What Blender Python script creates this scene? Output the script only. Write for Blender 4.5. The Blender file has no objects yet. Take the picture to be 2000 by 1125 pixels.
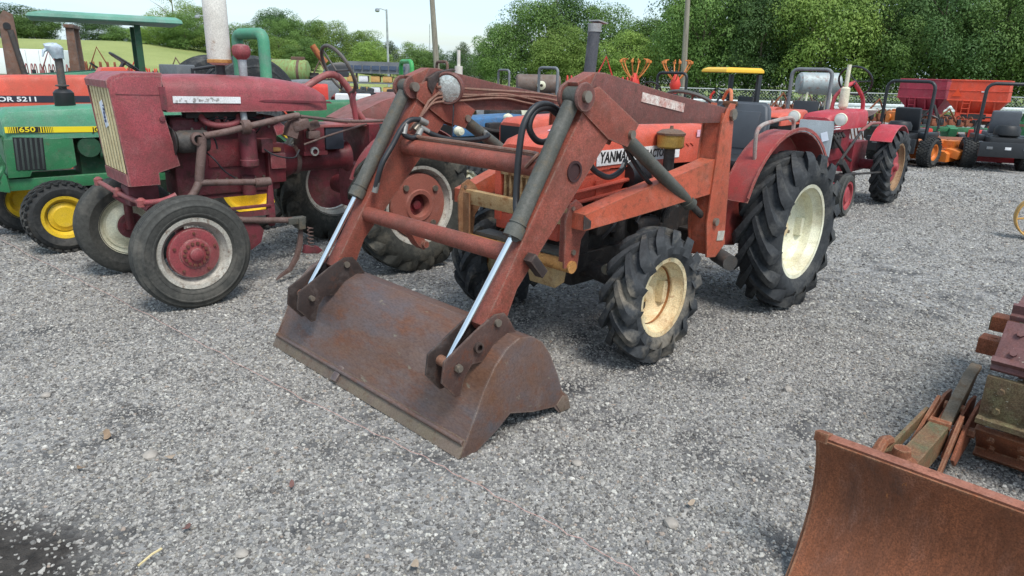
import bpy, bmesh, math, random
from mathutils import Vector, Matrix, noise
rad = math.radians
SC = bpy.context.scene
COL = SC.collection

# ------------------------------------------------------------------ camera
PITCH, ROLL, CAMH = rad(17.41), rad(1.604), 1.6
fw = Vector((0, math.cos(PITCH), -math.sin(PITCH)))
u0 = Vector((0, math.sin(PITCH), math.cos(PITCH)))
r0 = Vector((1, 0, 0))
Rv = r0*math.cos(ROLL) + u0*math.sin(ROLL)
Uv = -r0*math.sin(ROLL) + u0*math.cos(ROLL)
cd = bpy.data.cameras.new('camera')
cam = bpy.data.objects.new('camera', cd)
COL.objects.link(cam)
m = Matrix((Rv, Uv, -fw)).transposed().to_4x4()
m.translation = Vector((0, 0, CAMH))
cam.matrix_world = m
cd.sensor_width = 36
cd.lens = 24.3
cd.clip_start = .05
cd.clip_end = 2000
SC.camera = cam

# ------------------------------------------------------------------ sky, sun, exposure
SUN_EL, SUN_AZ = rad(58), rad(150)          # azimuth measured clockwise from +Y
w = bpy.data.worlds.new('World')
SC.world = w
w.use_nodes = True
nt = w.node_tree
nt.nodes.clear()
N = nt.nodes.new
out = N('ShaderNodeOutputWorld')
bg = N('ShaderNodeBackground')
sky = N('ShaderNodeTexSky')
sky.sky_type = 'NISHITA'
sky.sun_disc = False
sky.sun_elevation = SUN_EL
sky.sun_rotation = SUN_AZ
sky.air_density = 1.0
sky.dust_density = 1.5
sky.ozone_density = 1.0
tc = N('ShaderNodeTexCoord')
mp = N('ShaderNodeMapping')
mp.inputs['Scale'].default_value = (1.0, 1.0, 6.0)
nz = N('ShaderNodeTexNoise')
nz.inputs['Scale'].default_value = 3.2
nz.inputs['Detail'].default_value = 7
nz.inputs['Roughness'].default_value = .55
rp = N('ShaderNodeValToRGB')
rp.color_ramp.elements[0].position = .40
rp.color_ramp.elements[0].color = (.22, .22, .22, 1)
rp.color_ramp.elements[1].position = .62
rp.color_ramp.elements[1].color = (.97, .97, .97, 1)
mx = N('ShaderNodeMix')
mx.data_type = 'RGBA'
mx.inputs['B'].default_value = (3.9, 5.0, 5.8, 1)     # thin bright cloud sheet
L = nt.links.new
L(tc.outputs['Generated'], mp.inputs['Vector'])
L(mp.outputs['Vector'], nz.inputs['Vector'])
L(nz.outputs['Fac'], rp.inputs['Fac'])
L(rp.outputs['Color'], mx.inputs['Factor'])
L(sky.outputs['Color'], mx.inputs['A'])
L(mx.outputs['Result'], bg.inputs['Color'])
bg.inputs['Strength'].default_value = .1
L(bg.outputs['Background'], out.inputs['Surface'])

sd = bpy.data.lights.new('sun', 'SUN')
sd.energy = 1.5
sd.angle = rad(20)
sd.color = (1, .96, .9)
sun = bpy.data.objects.new('sun', sd)
COL.objects.link(sun)
sdir = Vector((math.sin(SUN_AZ)*math.cos(SUN_EL), math.cos(SUN_AZ)*math.cos(SUN_EL), math.sin(SUN_EL)))
sun.rotation_euler = sdir.to_track_quat('Z', 'Y').to_euler()
SC.view_settings.view_transform = 'Standard'
SC.view_settings.look = 'None'
SC.view_settings.exposure = 1.1
SC.view_settings.gamma = 1
SC.render.engine = 'CYCLES'
SC.cycles.max_bounces = 6

# ------------------------------------------------------------------ materials
def lin(h):
    h = h.lstrip('#')
    c = [int(h[i:i+2], 16)/255 for i in (0, 2, 4)]
    return tuple(x/12.92 if x <= .04045 else ((x+.055)/1.055)**2.4 for x in c) + (1,)

MATS = {}
def new_mat(name):
    mt = bpy.data.materials.new(name)
    mt.use_nodes = True
    t = mt.node_tree
    b = t.nodes['Principled BSDF']
    return mt, t, b

def ramp(t, fac, a, b, ca=(0, 0, 0, 1), cb=(1, 1, 1, 1)):
    r = t.nodes.new('ShaderNodeValToRGB')
    e = r.color_ramp.elements
    e[0].position, e[1].position = a, b
    e[0].color, e[1].color = ca, cb
    t.links.new(fac, r.inputs['Fac'])
    return r.outputs['Color']

def tnoise(t, vec, scale, detail=5, rough=.6, dist=0):
    n = t.nodes.new('ShaderNodeTexNoise')
    n.inputs['Scale'].default_value = scale
    n.inputs['Detail'].default_value = detail
    n.inputs['Roughness'].default_value = rough
    n.inputs['Distortion'].default_value = dist
    t.links.new(vec, n.inputs['Vector'])
    return n.outputs['Fac']

def mixc(t, fac, a, b, mode='MIX'):
    n = t.nodes.new('ShaderNodeMix')
    n.data_type = 'RGBA'
    n.blend_type = mode
    for key, v in (('Factor', fac), ('A', a), ('B', b)):
        if isinstance(v, (tuple, float, int)):
            n.inputs[key].default_value = v
        else:
            t.links.new(v, n.inputs[key])
    return n.outputs['Result']

def bump(t, b, h, strength, dist):
    n = t.nodes.new('ShaderNodeBump')
    n.inputs['Strength'].default_value = strength
    n.inputs['Distance'].default_value = dist
    t.links.new(h, n.inputs['Height'])
    t.links.new(n.outputs['Normal'], b.inputs['Normal'])

def paint(name, base, grime='5a4a40', rust='6b3a22', rust_amt=.3, rough=.5, sc=5, grime_amt=.5, metal=0, spec=.4, stretch=(1, 1, 1), fleck=None, edge=None, speck=None):
    """weathered paint: slow colour drift, patches of grime, patches and specks of rust"""
    if name in MATS:
        return MATS[name]
    mt, t, b = new_mat(name)
    c = t.nodes.new('ShaderNodeTexCoord')
    mpn = t.nodes.new('ShaderNodeMapping')
    mpn.inputs['Scale'].default_value = stretch
    t.links.new(c.outputs['Object'], mpn.inputs['Vector'])
    v = mpn.outputs['Vector']
    base = tuple(min(.85, x*1.22) for x in lin(base)[:3]) + (1,)
    drift = tnoise(t, v, sc*.35, 3)
    col = mixc(t, ramp(t, drift, .3, .7), tuple(x*.78 for x in base[:3]) + (1,), tuple(min(1, x*1.12) for x in base[:3]) + (1,))
    g = tnoise(t, v, sc, 7, .65, .3)
    col = mixc(t, ramp(t, g, .56 - .22*grime_amt, .70, (0, 0, 0, 1), (min(1, grime_amt*1.35),)*3 + (1,)), col, lin(grime))
    fd = tnoise(t, v, sc*1.7, 8, .7, .5)
    col = mixc(t, ramp(t, fd, .52, .70, (0, 0, 0, 1), (.30,)*3 + (1,)), col, mixc(t, .45, tuple(min(1, x*1.25) for x in base[:3]) + (1,), (.42, .36, .33, 1)))
    r = tnoise(t, v, sc*3.1, 9, .72)
    rm = ramp(t, r, .64 - .34*rust_amt, .76 - .26*rust_amt, (0, 0, 0, 1), (.8, .8, .8, 1))
    rc = mixc(t, tnoise(t, v, sc*11, 4), tuple(x*.75 for x in lin(rust)[:3]) + (1,), tuple(x*1.7 for x in lin(rust)[:3]) + (1,))
    if rust_amt > 0:
        col = mixc(t, rm, col, rc)
    if fleck:
        f = tnoise(t, v, sc*7, 6, .6)
        col = mixc(t, ramp(t, f, .66, .70), col, lin(fleck))
    if speck:
        sp_ = tnoise(t, c.outputs['Object'], 170, 3, .6)
        col = mixc(t, ramp(t, sp_, .44, .60, (0, 0, 0, 1), (.75,)*3 + (1,)), col, lin(speck))
    if edge:
        bv = t.nodes.new('ShaderNodeBevel')
        bv.samples = 3
        bv.inputs['Radius'].default_value = .014
        ge = t.nodes.new('ShaderNodeNewGeometry')
        dt = t.nodes.new('ShaderNodeVectorMath')
        dt.operation = 'DOT_PRODUCT'
        t.links.new(bv.outputs['Normal'], dt.inputs[0])
        t.links.new(ge.outputs['Normal'], dt.inputs[1])
        em = ramp(t, dt.outputs['Value'], .80, .99, (1, 1, 1, 1), (0, 0, 0, 1))
        en = ramp(t, tnoise(t, v, sc*4, 6, .7), .38, .58)
        col = mixc(t, mixc(t, 1.0, em, en, 'MULTIPLY'), col, lin(edge))
    fine = tnoise(t, v, 140, 3)
    col = mixc(t, ramp(t, fine, .35, .7, (.72, .72, .72, 1), (1.08, 1.08, 1.08, 1)), (0, 0, 0, 1), col)
    t.links.new(col, b.inputs['Base Color'])
    t.links.new(ramp(t, r, .3, .7, (rough - .08,)*3 + (1,), (min(1, rough + .25),)*3 + (1,)), b.inputs['Roughness'])
    b.inputs['Metallic'].default_value = metal
    b.inputs['Specular IOR Level'].default_value = spec
    bump(t, b, r, .25, .004)
    MATS[name] = mt
    return mt

def plain(name, base, rough=.5, metal=0, var=.25, sc=12, spec=.5, bmp=.1):
    if name in MATS:
        return MATS[name]
    mt, t, b = new_mat(name)
    c = t.nodes.new('ShaderNodeTexCoord').outputs['Object']
    base = lin(base)
    n1 = tnoise(t, c, sc, 6)
    col = mixc(t, ramp(t, n1, .3, .7), tuple(x*(1 - var) for x in base[:3]) + (1,), tuple(min(1, x*(1 + var)) for x in base[:3]) + (1,))
    t.links.new(col, b.inputs['Base Color'])
    b.inputs['Roughness'].default_value = rough
    b.inputs['Metallic'].default_value = metal
    b.inputs['Specular IOR Level'].default_value = spec
    bump(t, b, n1, bmp, .003)
    MATS[name] = mt
    return mt

def rubber(name, base='3a3b3d', dust='8a8274', amt=.45, rough=.8):
    if name in MATS:
        return MATS[name]
    mt, t, b = new_mat(name)
    c = t.nodes.new('ShaderNodeTexCoord').outputs['Object']
    d1 = tnoise(t, c, 5, 7, .65)
    d2 = tnoise(t, c, 40, 5, .7)
    col = mixc(t, ramp(t, d2, .3, .75), tuple(x*.8 for x in lin(base)[:3]) + (1,), tuple(x*1.7 for x in lin(base)[:3]) + (1,))
    col = mixc(t, ramp(t, d1, .5, .8, (0, 0, 0, 1), (amt,)*3 + (1,)), col, lin(dust))
    t.links.new(col, b.inputs['Base Color'])
    b.inputs['Roughness'].default_value = rough
    b.inputs['Specular IOR Level'].default_value = .35
    bump(t, b, d2, .3, .004)
    MATS[name] = mt
    return mt

def stone_mat(name, sets, rough=.9):
    mt, t, b = new_mat(name)
    oi = t.nodes.new('ShaderNodeObjectInfo')
    r = t.nodes.new('ShaderNodeValToRGB')
    r.color_ramp.interpolation = 'CONSTANT'
    e = r.color_ramp.elements
    while len(e) < len(sets):
        e.new(.5)
    for k, (p, h) in enumerate(sets):
        e[k].position = p
        e[k].color = lin(h)
    t.links.new(oi.outputs['Random'], r.inputs['Fac'])
    c = t.nodes.new('ShaderNodeTexCoord').outputs['Object']
    n1 = tnoise(t, c, 3, 4)
    col = mixc(t, ramp(t, n1, .3, .7, (.75, .75, .75, 1), (1.15, 1.15, 1.15, 1)), (0, 0, 0, 1), r.outputs['Color'])
    t.links.new(col, b.inputs['Base Color'])
    b.inputs['Roughness'].default_value = rough
    b.inputs['Specular IOR Level'].default_value = .25
    MATS[name] = mt
    return mt

def leaf_mat(name, dark, light, trans=.3):
    mt, t, b = new_mat(name)
    geo = t.nodes.new('ShaderNodeNewGeometry')
    oi = t.nodes.new('ShaderNodeObjectInfo')
    c = t.nodes.new('ShaderNodeTexCoord').outputs['Object']
    n1 = tnoise(t, c, .8, 4)
    col = mixc(t, ramp(t, geo.outputs['Random Per Island'], 0, 1, (.3,)*3 + (1,), (.66,)*3 + (1,)), lin(dark), lin(light))
    col = mixc(t, ramp(t, n1, .3, .7), mixc(t, .5, col, lin(dark)), mixc(t, .35, col, lin(light)))
    hs = t.nodes.new('ShaderNodeHueSaturation')
    mm = t.nodes.new('ShaderNodeMapRange')
    mm.inputs['To Min'].default_value = .75
    mm.inputs['To Max'].default_value = 1.2
    t.links.new(oi.outputs['Random'], mm.inputs['Value'])
    t.links.new(mm.outputs['Result'], hs.inputs['Value'])
    t.links.new(col, hs.inputs['Color'])
    col = hs.outputs['Color']
    t.links.new(col, b.inputs['Base Color'])
    b.inputs['Roughness'].default_value = .6
    b.inputs['Specular IOR Level'].default_value = .25
    tr = t.nodes.new('ShaderNodeBsdfTranslucent')
    t.links.new(col, tr.inputs['Color'])
    ms = t.nodes.new('ShaderNodeMixShader')
    ms.inputs['Fac'].default_value = trans
    t.links.new(b.outputs['BSDF'], ms.inputs[1])
    t.links.new(tr.outputs['BSDF'], ms.inputs[2])
    t.links.new(ms.outputs['Shader'], t.nodes['Material Output'].inputs['Surface'])
    MATS[name] = mt
    return mt

# ------------------------------------------------------------------ mesh builder
def tag(o, label=None, cat=None, group=None, kind=None):
    for k, v in (('label', label), ('category', cat), ('group', group), ('kind', kind)):
        if v:
            o[k] = v
    return o

def link(o, parent=None):
    COL.objects.link(o)
    if parent is not None:
        o.parent = parent
    return o

def thing(name, label, cat, loc, deg=0, group=None, scale=1):
    o = bpy.data.objects.new(name, None)
    o.empty_display_size = .2
    link(o)
    o.location = (loc[0], loc[1], loc[2] if len(loc) > 2 else 0)
    o.rotation_euler = (0, 0, rad(deg))
    o.scale = (scale,)*3
    return tag(o, label, cat, group)

class B:
    def __init__(s):
        s.bm = bmesh.new()

    def _bev(s, n0, bev, seg=2):
        if bev <= 0:
            return
        s.bm.verts.ensure_lookup_table()
        vs = set(s.bm.verts[n0:])
        bmesh.ops.recalc_face_normals(s.bm, faces=[f for f in s.bm.faces if f.verts[0] in vs])
        es = [e for e in s.bm.edges if e.verts[0] in vs and e.is_manifold and e.calc_face_angle(0) > .5]
        bmesh.ops.bevel(s.bm, geom=es, offset=bev, segments=seg, affect='EDGES', profile=.6, clamp_overlap=True)

    def box(s, c, size, rot=None, bev=0):
        n0 = len(s.bm.verts)
        M = Matrix.Translation(c)
        if rot is not None:
            from mathutils import Euler
            M = M @ Euler([rad(a) for a in rot]).to_matrix().to_4x4()
        M = M @ Matrix.Diagonal((size[0], size[1], size[2], 1))
        bmesh.ops.create_cube(s.bm, size=1, matrix=M)
        s._bev(n0, bev)
        return s

    def prism(s, pts, a, b, axis='y', bev=0):
        n0 = len(s.bm.verts)
        def mk(p, k):
            return {'y': (p[0], k, p[1]), 'x': (k, p[0], p[1]), 'z': (p[0], p[1], k)}[axis]
        A = [s.bm.verts.new(mk(p, a)) for p in pts]
        Bv = [s.bm.verts.new(mk(p, b)) for p in pts]
        n = len(pts)
        s.bm.faces.new(A)
        s.bm.faces.new(Bv[::-1])
        for i in range(n):
            j = (i+1) % n
            s.bm.faces.new((A[i], Bv[i], Bv[j], A[j]))
        s._bev(n0, bev)
        return s

    def loft(s, rings, caps=True, closed=True):
        """rings: lists of 3D points, same length"""
        V = [[s.bm.verts.new(p) for p in r] for r in rings]
        n = len(V[0])
        for a, b in zip(V, V[1:]):
            for i in range(n if closed else n-1):
                j = (i+1) % n
                s.bm.faces.new((a[i], a[j], b[j], b[i]))
        if caps:
            s.bm.faces.new(V[0][::-1])
            s.bm.faces.new(V[-1])
        return s

    def tube(s, path, r, n=10, closed=False, r2=None):
        P = [Vector(p) for p in path]
        k = len(P)
        rings = []
        prev = None
        for i in range(k):
            if closed:
                d = (P[(i+1) % k] - P[i-1]).normalized()
            else:
                d = (P[min(i+1, k-1)] - P[max(i-1, 0)]).normalized()
            if prev is None:
                a = d.orthogonal().normalized()
            else:
                a = (prev - d*prev.dot(d)).normalized()
            prev = a
            b = d.cross(a)
            rr = r if r2 is None else r + (r2 - r)*i/max(1, k-1)
            rings.append([P[i] + (a*math.cos(t*2*math.pi/n) + b*math.sin(t*2*math.pi/n))*rr for t in range(n)])
        if closed:
            rings.append(rings[0])
            V = [[s.bm.verts.new(p) for p in q] for q in rings[:-1]]
            V.append(V[0])
            for a, b in zip(V, V[1:]):
                for i in range(n):
                    j = (i+1) % n
                    s.bm.faces.new((a[i], a[j], b[j], b[i]))
            return s
        return s.loft(rings)

    def cyl(s, p0, p1, r, r2=None, n=18):
        return s.tube([p0, p1], r, n, r2=r if r2 is None else r2)

    def lathe(s, prof, c=(0, 0, 0), axis='y', n=40, caps=False):
        rings = []
        for r, h in prof:
            q = []
            for i in range(n):
                a = 2*math.pi*i/n
                x, z = r*math.cos(a), r*math.sin(a)
                p = {'y': (x, h, z), 'z': (x, z, h), 'x': (h, x, z)}[axis]
                q.append((p[0]+c[0], p[1]+c[1], p[2]+c[2]))
            rings.append(q)
        return s.loft(rings, caps=caps)

    def quad(s, pts):
        s.bm.faces.new([s.bm.verts.new(p) for p in pts])
        return s

    def xf(s, M):
        bmesh.ops.transform(s.bm, matrix=M, verts=s.bm.verts[:])
        return s

    def mesh(s, name, mat, ang=38):
        bmesh.ops.recalc_face_normals(s.bm, faces=s.bm.faces[:])
        me = bpy.data.meshes.new(name)
        s.bm.to_mesh(me)
        s.bm.free()
        me.materials.append(mat)
        if ang:
            me.polygons.foreach_set('use_smooth', [True]*len(me.polygons))
            me.set_sharp_from_angle(angle=rad(ang))
        return me

    def o(s, name, mat, parent=None, ang=38, loc=None, rot=None, label=None):
        ob = bpy.data.objects.new(name, s.mesh(name, mat, ang))
        link(ob, parent)
        if loc:
            ob.location = loc
        if rot:
            ob.rotation_euler = rot
        if label:
            ob['label'] = label
        return ob

def arc(cx, cz, r, a0, a1, n):
    return [(cx + r*math.cos(rad(a0 + (a1-a0)*i/n)), cz + r*math.sin(rad(a0 + (a1-a0)*i/n))) for i in range(n+1)]

def thick(pts, t):
    """closed outline of an open 2D polyline with thickness t (to its left)"""
    off = []
    for i, p in enumerate(pts):
        a = Vector(pts[max(0, i-1)])
        b = Vector(pts[min(len(pts)-1, i+1)])
        d = (b-a).normalized()
        off.append((p[0] - d.y*t, p[1] + d.x*t))
    return list(pts) + off[::-1]

def smooth_path(pts, k=5):
    """Catmull-Rom through the points"""
    P = [Vector(p) for p in pts]
    res = []
    for i in range(len(P)-1):
        p0, p1, p2, p3 = P[max(0, i-1)], P[i], P[i+1], P[min(len(P)-1, i+2)]
        for j in range(k):
            t = j/k
            res.append(.5*((2*p1) + (p2-p0)*t + (2*p0-5*p1+4*p2-p3)*t*t + (3*p1-p0-3*p2+p3)*t**3))
    res.append(P[-1])
    return res

def text(body, size, mat, parent, loc, rot, name='lettering', ext=.0015, bold=False, align='LEFT', sx=1, shear=0):
    cu = bpy.data.curves.new('t', 'FONT')
    cu.body = body
    cu.size = size
    cu.extrude = ext
    cu.shear = shear
    cu.align_x = align
    cu.resolution_u = 3
    if bold:
        cu.offset = size*.02
    tmp = bpy.data.objects.new('t', cu)
    COL.objects.link(tmp)
    me = bpy.data.meshes.new_from_object(tmp)
    me.materials.clear()
    me.materials.append(mat)
    COL.objects.unlink(tmp)
    bpy.data.objects.remove(tmp)
    ob = bpy.data.objects.new(name, me)
    link(ob, parent)
    ob.location = loc
    ob.rotation_euler = rot
    ob.scale = (sx, 1, 1)
    return ob

# ------------------------------------------------------------------ wheels
TY = {}
def tyre_mesh(R, W, rr, kind, mat, nl=20, lug=.035):
    key = (R, W, rr, kind, mat.name, nl)
    if key in TY:
        return TY[key]
    b = B()
    h = W/2
    if kind == 'rib':
        prof = [(rr-.01, -h*.62), (rr+.02, -h*.72), (rr+(R-rr)*.45, -h), (R-.05, -h*.93), (R-.02, -h*.74), (R-.006, -h*.62)]
        for y in (-.44, -.14, .14, .44):
            prof += [(R-.004, h*(y-.12)), (R-.003, h*(y-.03)), (R-.026, h*(y-.015)), (R-.026, h*(y+.05)), (R-.003, h*(y+.065))]
        q = R-rr
        prof += [(R-.006, h*.62), (R-.02, h*.74), (R-.022, h*.80), (R-.034, h*.82), (R-.05, h*.93), (rr+q*.66, h*.99), (rr+q*.64, h*1.03), (rr+q*.60, h*1.03), (rr+q*.58, h*1.0), (rr+q*.45, h), (rr+q*.30, h*.93), (rr+q*.28, h*.96), (rr+q*.22, h*.93), (rr+q*.20, h*.86), (rr+.015, h*.72), (rr-.01, h*.62)]
        b.lathe(prof, n=64)
    else:
        Rc = R - lug
        prof = [(rr-.01, -h*.66), (rr+.015, -h*.78), (rr+(Rc-rr)*.3, -h*.95), (rr+(Rc-rr)*.62, -h*.99), (Rc-.045, -h*.9), (Rc-.012, -h*.7), (Rc, -h*.3), (Rc+.003, 0)]
        prof += [(r, -y) for r, y in prof[-2::-1]]
        b.lathe(prof, n=56)
        if kind == 'lug':
            sweep = 1.15*W/R*.85
            for i in range(nl):
                for s in (1, -1):
                    a0 = 2*math.pi*(i + (.5 if s < 0 else 0))/nl
                    secs = []
                    for t, yy, top, bot in ((0, -.10, R-.004, Rc-.02), (.22, .16, R, Rc-.02), (.5, .46, R-.003, Rc-.02), (.78, .76, R-.008, Rc-.04), (.95, .96, R-.020, Rc-.06), (1.0, 1.015, R-.062, Rc-.09)):
                        # the centre of the tread leads, the shoulder trails
                        a = a0 - sweep*(t**.9)
                        wd = (.020 + .017*t)*(R/.56)**.5*(20/nl)**.4
                        y = s*h*yy
                        # bar direction in the tread plane, to place its two flanks
                        fl = []
                        for q, rad_ in ((-1.25, bot), (-.8, top), (.8, top), (1.25, bot)):
                            aa = a + q*wd/R
                            fl.append((rad_*math.cos(aa), y + s*q*wd*.35, rad_*math.sin(aa)))
                        secs.append(fl)
                    b.loft(secs)
        elif kind == 'turf':
            rows = (-.72, -.36, 0, .36, .72)
            for i in range(nl):
                for j, yy in enumerate(rows):
                    a = 2*math.pi*(i + .5*(j % 2))/nl
                    M = Matrix.Rotation(-a, 4, 'Y') @ Matrix.Translation((R-lug*.5-.012*abs(yy), h*yy, 0)) @ Matrix.Rotation(rad(25 if j % 2 else -25), 4, 'X') @ Matrix.Diagonal((lug, h*.30, 2*math.pi*R/nl*.55, 1))
                    bmesh.ops.create_cube(b.bm, size=1, matrix=M)
    me = b.mesh('tyre', mat, 62 if kind == 'lug' else 35)
    TY[key] = me
    return me

def rim_mesh(rr, W, yd, mat, style):
    key = ('rim', rr, W, yd, mat.name, style)
    if key in TY:
        return TY[key]
    yo = W*.36
    b = B()
    b.lathe([(rr-.012, yo+.004), (rr+.012, yo+.008), (rr+.016, yo), (rr-.01, yo-.006)], n=48)
    b.lathe([(rr+.004, yo+.004), (rr-.014, yo), (rr-.02, yo-.03), (rr-.045, yo-.055), (rr-.05, -yo+.05), (rr-.02, -yo+.03), (rr, -yo)], n=48)
    if style == 'dish':
        b.lathe([(rr-.046, yd+.03), (rr-.075, yd+.02), (rr*.62, yd), (rr*.5, yd+.025), (rr*.34, yd+.03), (rr*.3, yd), (.001, yd)], n=48)
        for i in range(6):
            a = rad(60*i+15)
            b.cyl((rr*.42*math.cos(a), yd+.02, rr*.42*math.sin(a)), (rr*.42*math.cos(a), yd+.05, rr*.42*math.sin(a)), .012, n=6)
        for i in range(4):   # lugs that clamp the disc to the rim
            a = rad(90*i+40)
            M = Matrix.Rotation(-a, 4, 'Y') @ Matrix.Translation((rr-.07, yd+.035, 0)) @ Matrix.Diagonal((.05, .05, .11, 1))
            bmesh.ops.create_cube(b.bm, size=1, matrix=M)
    elif style == 'plaindish':
        b.lathe([(rr-.048, yd+.05), (rr-.06, yd+.02), (rr-.085, yd), (rr*.45, yd-.012), (.001, yd-.012)], n=48)
        for i in range(3):
            a = rad(120*i+70)
            M = Matrix.Rotation(-a, 4, 'Y') @ Matrix.Translation((rr-.075, yd+.02, 0)) @ Matrix.Diagonal((.045, .06, .13, 1))
            bmesh.ops.create_cube(b.bm, size=1, matrix=M)
    elif style == 'flat':
        b.lathe([(rr-.046, yd), (rr*.55, yd+.01), (rr*.5, yd+.02), (.001, yd+.02)], n=48)
    me = b.mesh('rim', mat, 35)
    TY[key] = me
    return me

def wheel(parent, x, y, z, R, W, rr, kind, tmat, rmat, side=1, yd=.0, style='dish', nl=20, lug=.035, steer=0, spin=0, hub=None, name='tyre'):
    t = bpy.data.objects.new(name, tyre_mesh(R, W, rr, kind, tmat, nl, lug))
    link(t, parent)
    t.location = (x, y, z)
    t.rotation_euler = (0, rad(spin), rad(steer) + (math.pi if side < 0 else 0))
    r = bpy.data.objects.new('rim', rim_mesh(rr, W, yd, rmat, style))
    link(r, t)
    if hub:
        hub(t)
    return t

# ------------------------------------------------------------------ ground and gravel
def ground_h(x, y):
    n = noise.noise(Vector((x*.9, y*.9, 3.1)))*.012 + noise.noise(Vector((x*3.2, y*3.2, 7.7)))*.006
    return n - .006

def mud_amt(x, y):
    """bare dark earth at the lot's worn spot by the twine's near end"""
    d = ((x + 2.05)/.85)**2 + ((y - 1.62)/.62)**2
    n = noise.noise(Vector((x*2.3, y*2.3, 1.0)))*.35 + noise.noise(Vector((x*7, y*7, 2.0)))*.2
    return max(0., min(1., (1.25 - d + n)*1.6))

DAMP_SHADE = [(1.55, 4.55, .55, .4, 1.0), (.75, 4.6, .6, .55, .9), (.2, 5.0, .6, .5, .8), (1.0, 3.62, .4, .22, .8), (2.35, 4.95, .5, .3, .7), (-1.7, 5.4, .7, .5, .8), (-2.2, 4.3, .4, .2, .6), (-.75, 5.6, .4, .25, .7), (-.05, 2.75, .5, .2, .6), (4.6, 9.4, .8, .6, .7), (-.3, 4.5, .35, .3, .7), (1.9, 2.9, .5, .4, .8)]  # damp fines plus contact darkness painted under machines and round tyres

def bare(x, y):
    """patches where the stone is thin and the dark fines show, plus painted contact darkness"""
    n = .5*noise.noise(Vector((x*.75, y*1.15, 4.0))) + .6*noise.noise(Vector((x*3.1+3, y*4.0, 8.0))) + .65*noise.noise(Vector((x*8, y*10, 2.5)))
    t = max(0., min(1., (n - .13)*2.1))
    for cx, cy, rx, ry, a in DAMP_SHADE:
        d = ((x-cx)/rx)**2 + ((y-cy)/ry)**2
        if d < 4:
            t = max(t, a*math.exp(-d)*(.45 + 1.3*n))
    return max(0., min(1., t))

def axis_vals(a, b, step, lo, hi):
    v = [a]
    while v[-1] < b:
        v.append(v[-1] + step)
    k = step
    while v[-1] < hi:
        k *= 1.28
        v.append(v[-1] + k)
    k = step
    while v[0] > lo:
        k *= 1.28
        v.insert(0, v[0] - k)
    return v

def ground_material():
    mt, t, b = new_mat('gravel_ground')
    c = t.nodes.new('ShaderNodeTexCoord').outputs['Object']
    vo = t.nodes.new('ShaderNodeTexVoronoi')
    vo.inputs['Scale'].default_value = 42
    vo.inputs['Randomness'].default_value = 1
    t.links.new(c, vo.inputs['Vector'])
    sep = t.nodes.new('ShaderNodeSeparateColor')
    t.links.new(vo.outputs['Color'], sep.inputs['Color'])
    stones = ramp(t, sep.outputs[0], .0, 1.0, lin('7a7875'), lin('c2bfba'))
    fine = tnoise(t, c, 160, 4, .7)
    stones = mixc(t, ramp(t, fine, .35, .7), mixc(t, .5, stones, lin('636365')), stones)
    n1 = tnoise(t, c, .55, 6, .65)
    n2 = tnoise(t, c, 2.6, 6, .7)
    col = mixc(t, ramp(t, n1, .52, .74, (0, 0, 0, 1), (.35,)*3 + (1,)), stones, lin('5b5a5a'))
    col = mixc(t, ramp(t, n2, .56, .75, (0, 0, 0, 1), (.35,)*3 + (1,)), col, lin('4f4e4e'))
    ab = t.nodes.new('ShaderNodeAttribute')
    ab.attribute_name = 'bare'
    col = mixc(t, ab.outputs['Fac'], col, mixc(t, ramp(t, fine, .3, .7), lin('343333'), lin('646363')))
    at = t.nodes.new('ShaderNodeAttribute')
    at.attribute_name = 'mud'
    earth = mixc(t, ramp(t, tnoise(t, c, 18, 8, .7), .3, .7), lin('2d2a28'), lin('55504b'))
    col = mixc(t, at.outputs['Fac'], col, earth)
    t.links.new(col, b.inputs['Base Color'])
    b.inputs['Roughness'].default_value = .95
    b.inputs['Specular IOR Level'].default_value = .2
    h = mixc(t, .5, vo.outputs['Distance'], fine)
    bump(t, b, h, .9, .02)
    return mt

def make_ground():
    xs = axis_vals(-6, 6, .09, -400, 400)
    ys = axis_vals(.2, 9, .09, -40, 700)
    verts, faces, mud, bar = [], [], [], []
    for y in ys:
        for x in xs:
            near = 1 if (abs(x) < 20 and y < 30) else 0
            verts.append((x, y, ground_h(x, y)*near))
            mud.append(mud_amt(x, y))
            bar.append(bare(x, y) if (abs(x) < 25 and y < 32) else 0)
    nx = len(xs)
    for j in range(len(ys)-1):
        for i in range(nx-1):
            a = j*nx + i
            faces.append((a, a+1, a+nx+1, a+nx))
    me = bpy.data.meshes.new('ground')
    me.from_pydata(verts, [], faces)
    at = me.attributes.new('mud', 'FLOAT', 'POINT')
    at.data.foreach_set('value', mud)
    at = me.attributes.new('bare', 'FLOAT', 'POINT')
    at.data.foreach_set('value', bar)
    me.polygons.foreach_set('use_smooth', [True]*len(faces))
    me.materials.append(ground_material())
    o = bpy.data.objects.new('ground', me)
    link(o)
    tag(o, kind='structure')
make_ground()

STONE = stone_mat('gravel_stone', [(0, '625f5c'), (.14, '7e7b77'), (.34, '928f89'), (.56, 'a09c96'), (.74, 'aca8a1'), (.87, '8c867c'), (.92, 'bab7ae'), (.975, '9c8e82'), (.99, 'cdc9c0')])

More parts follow.
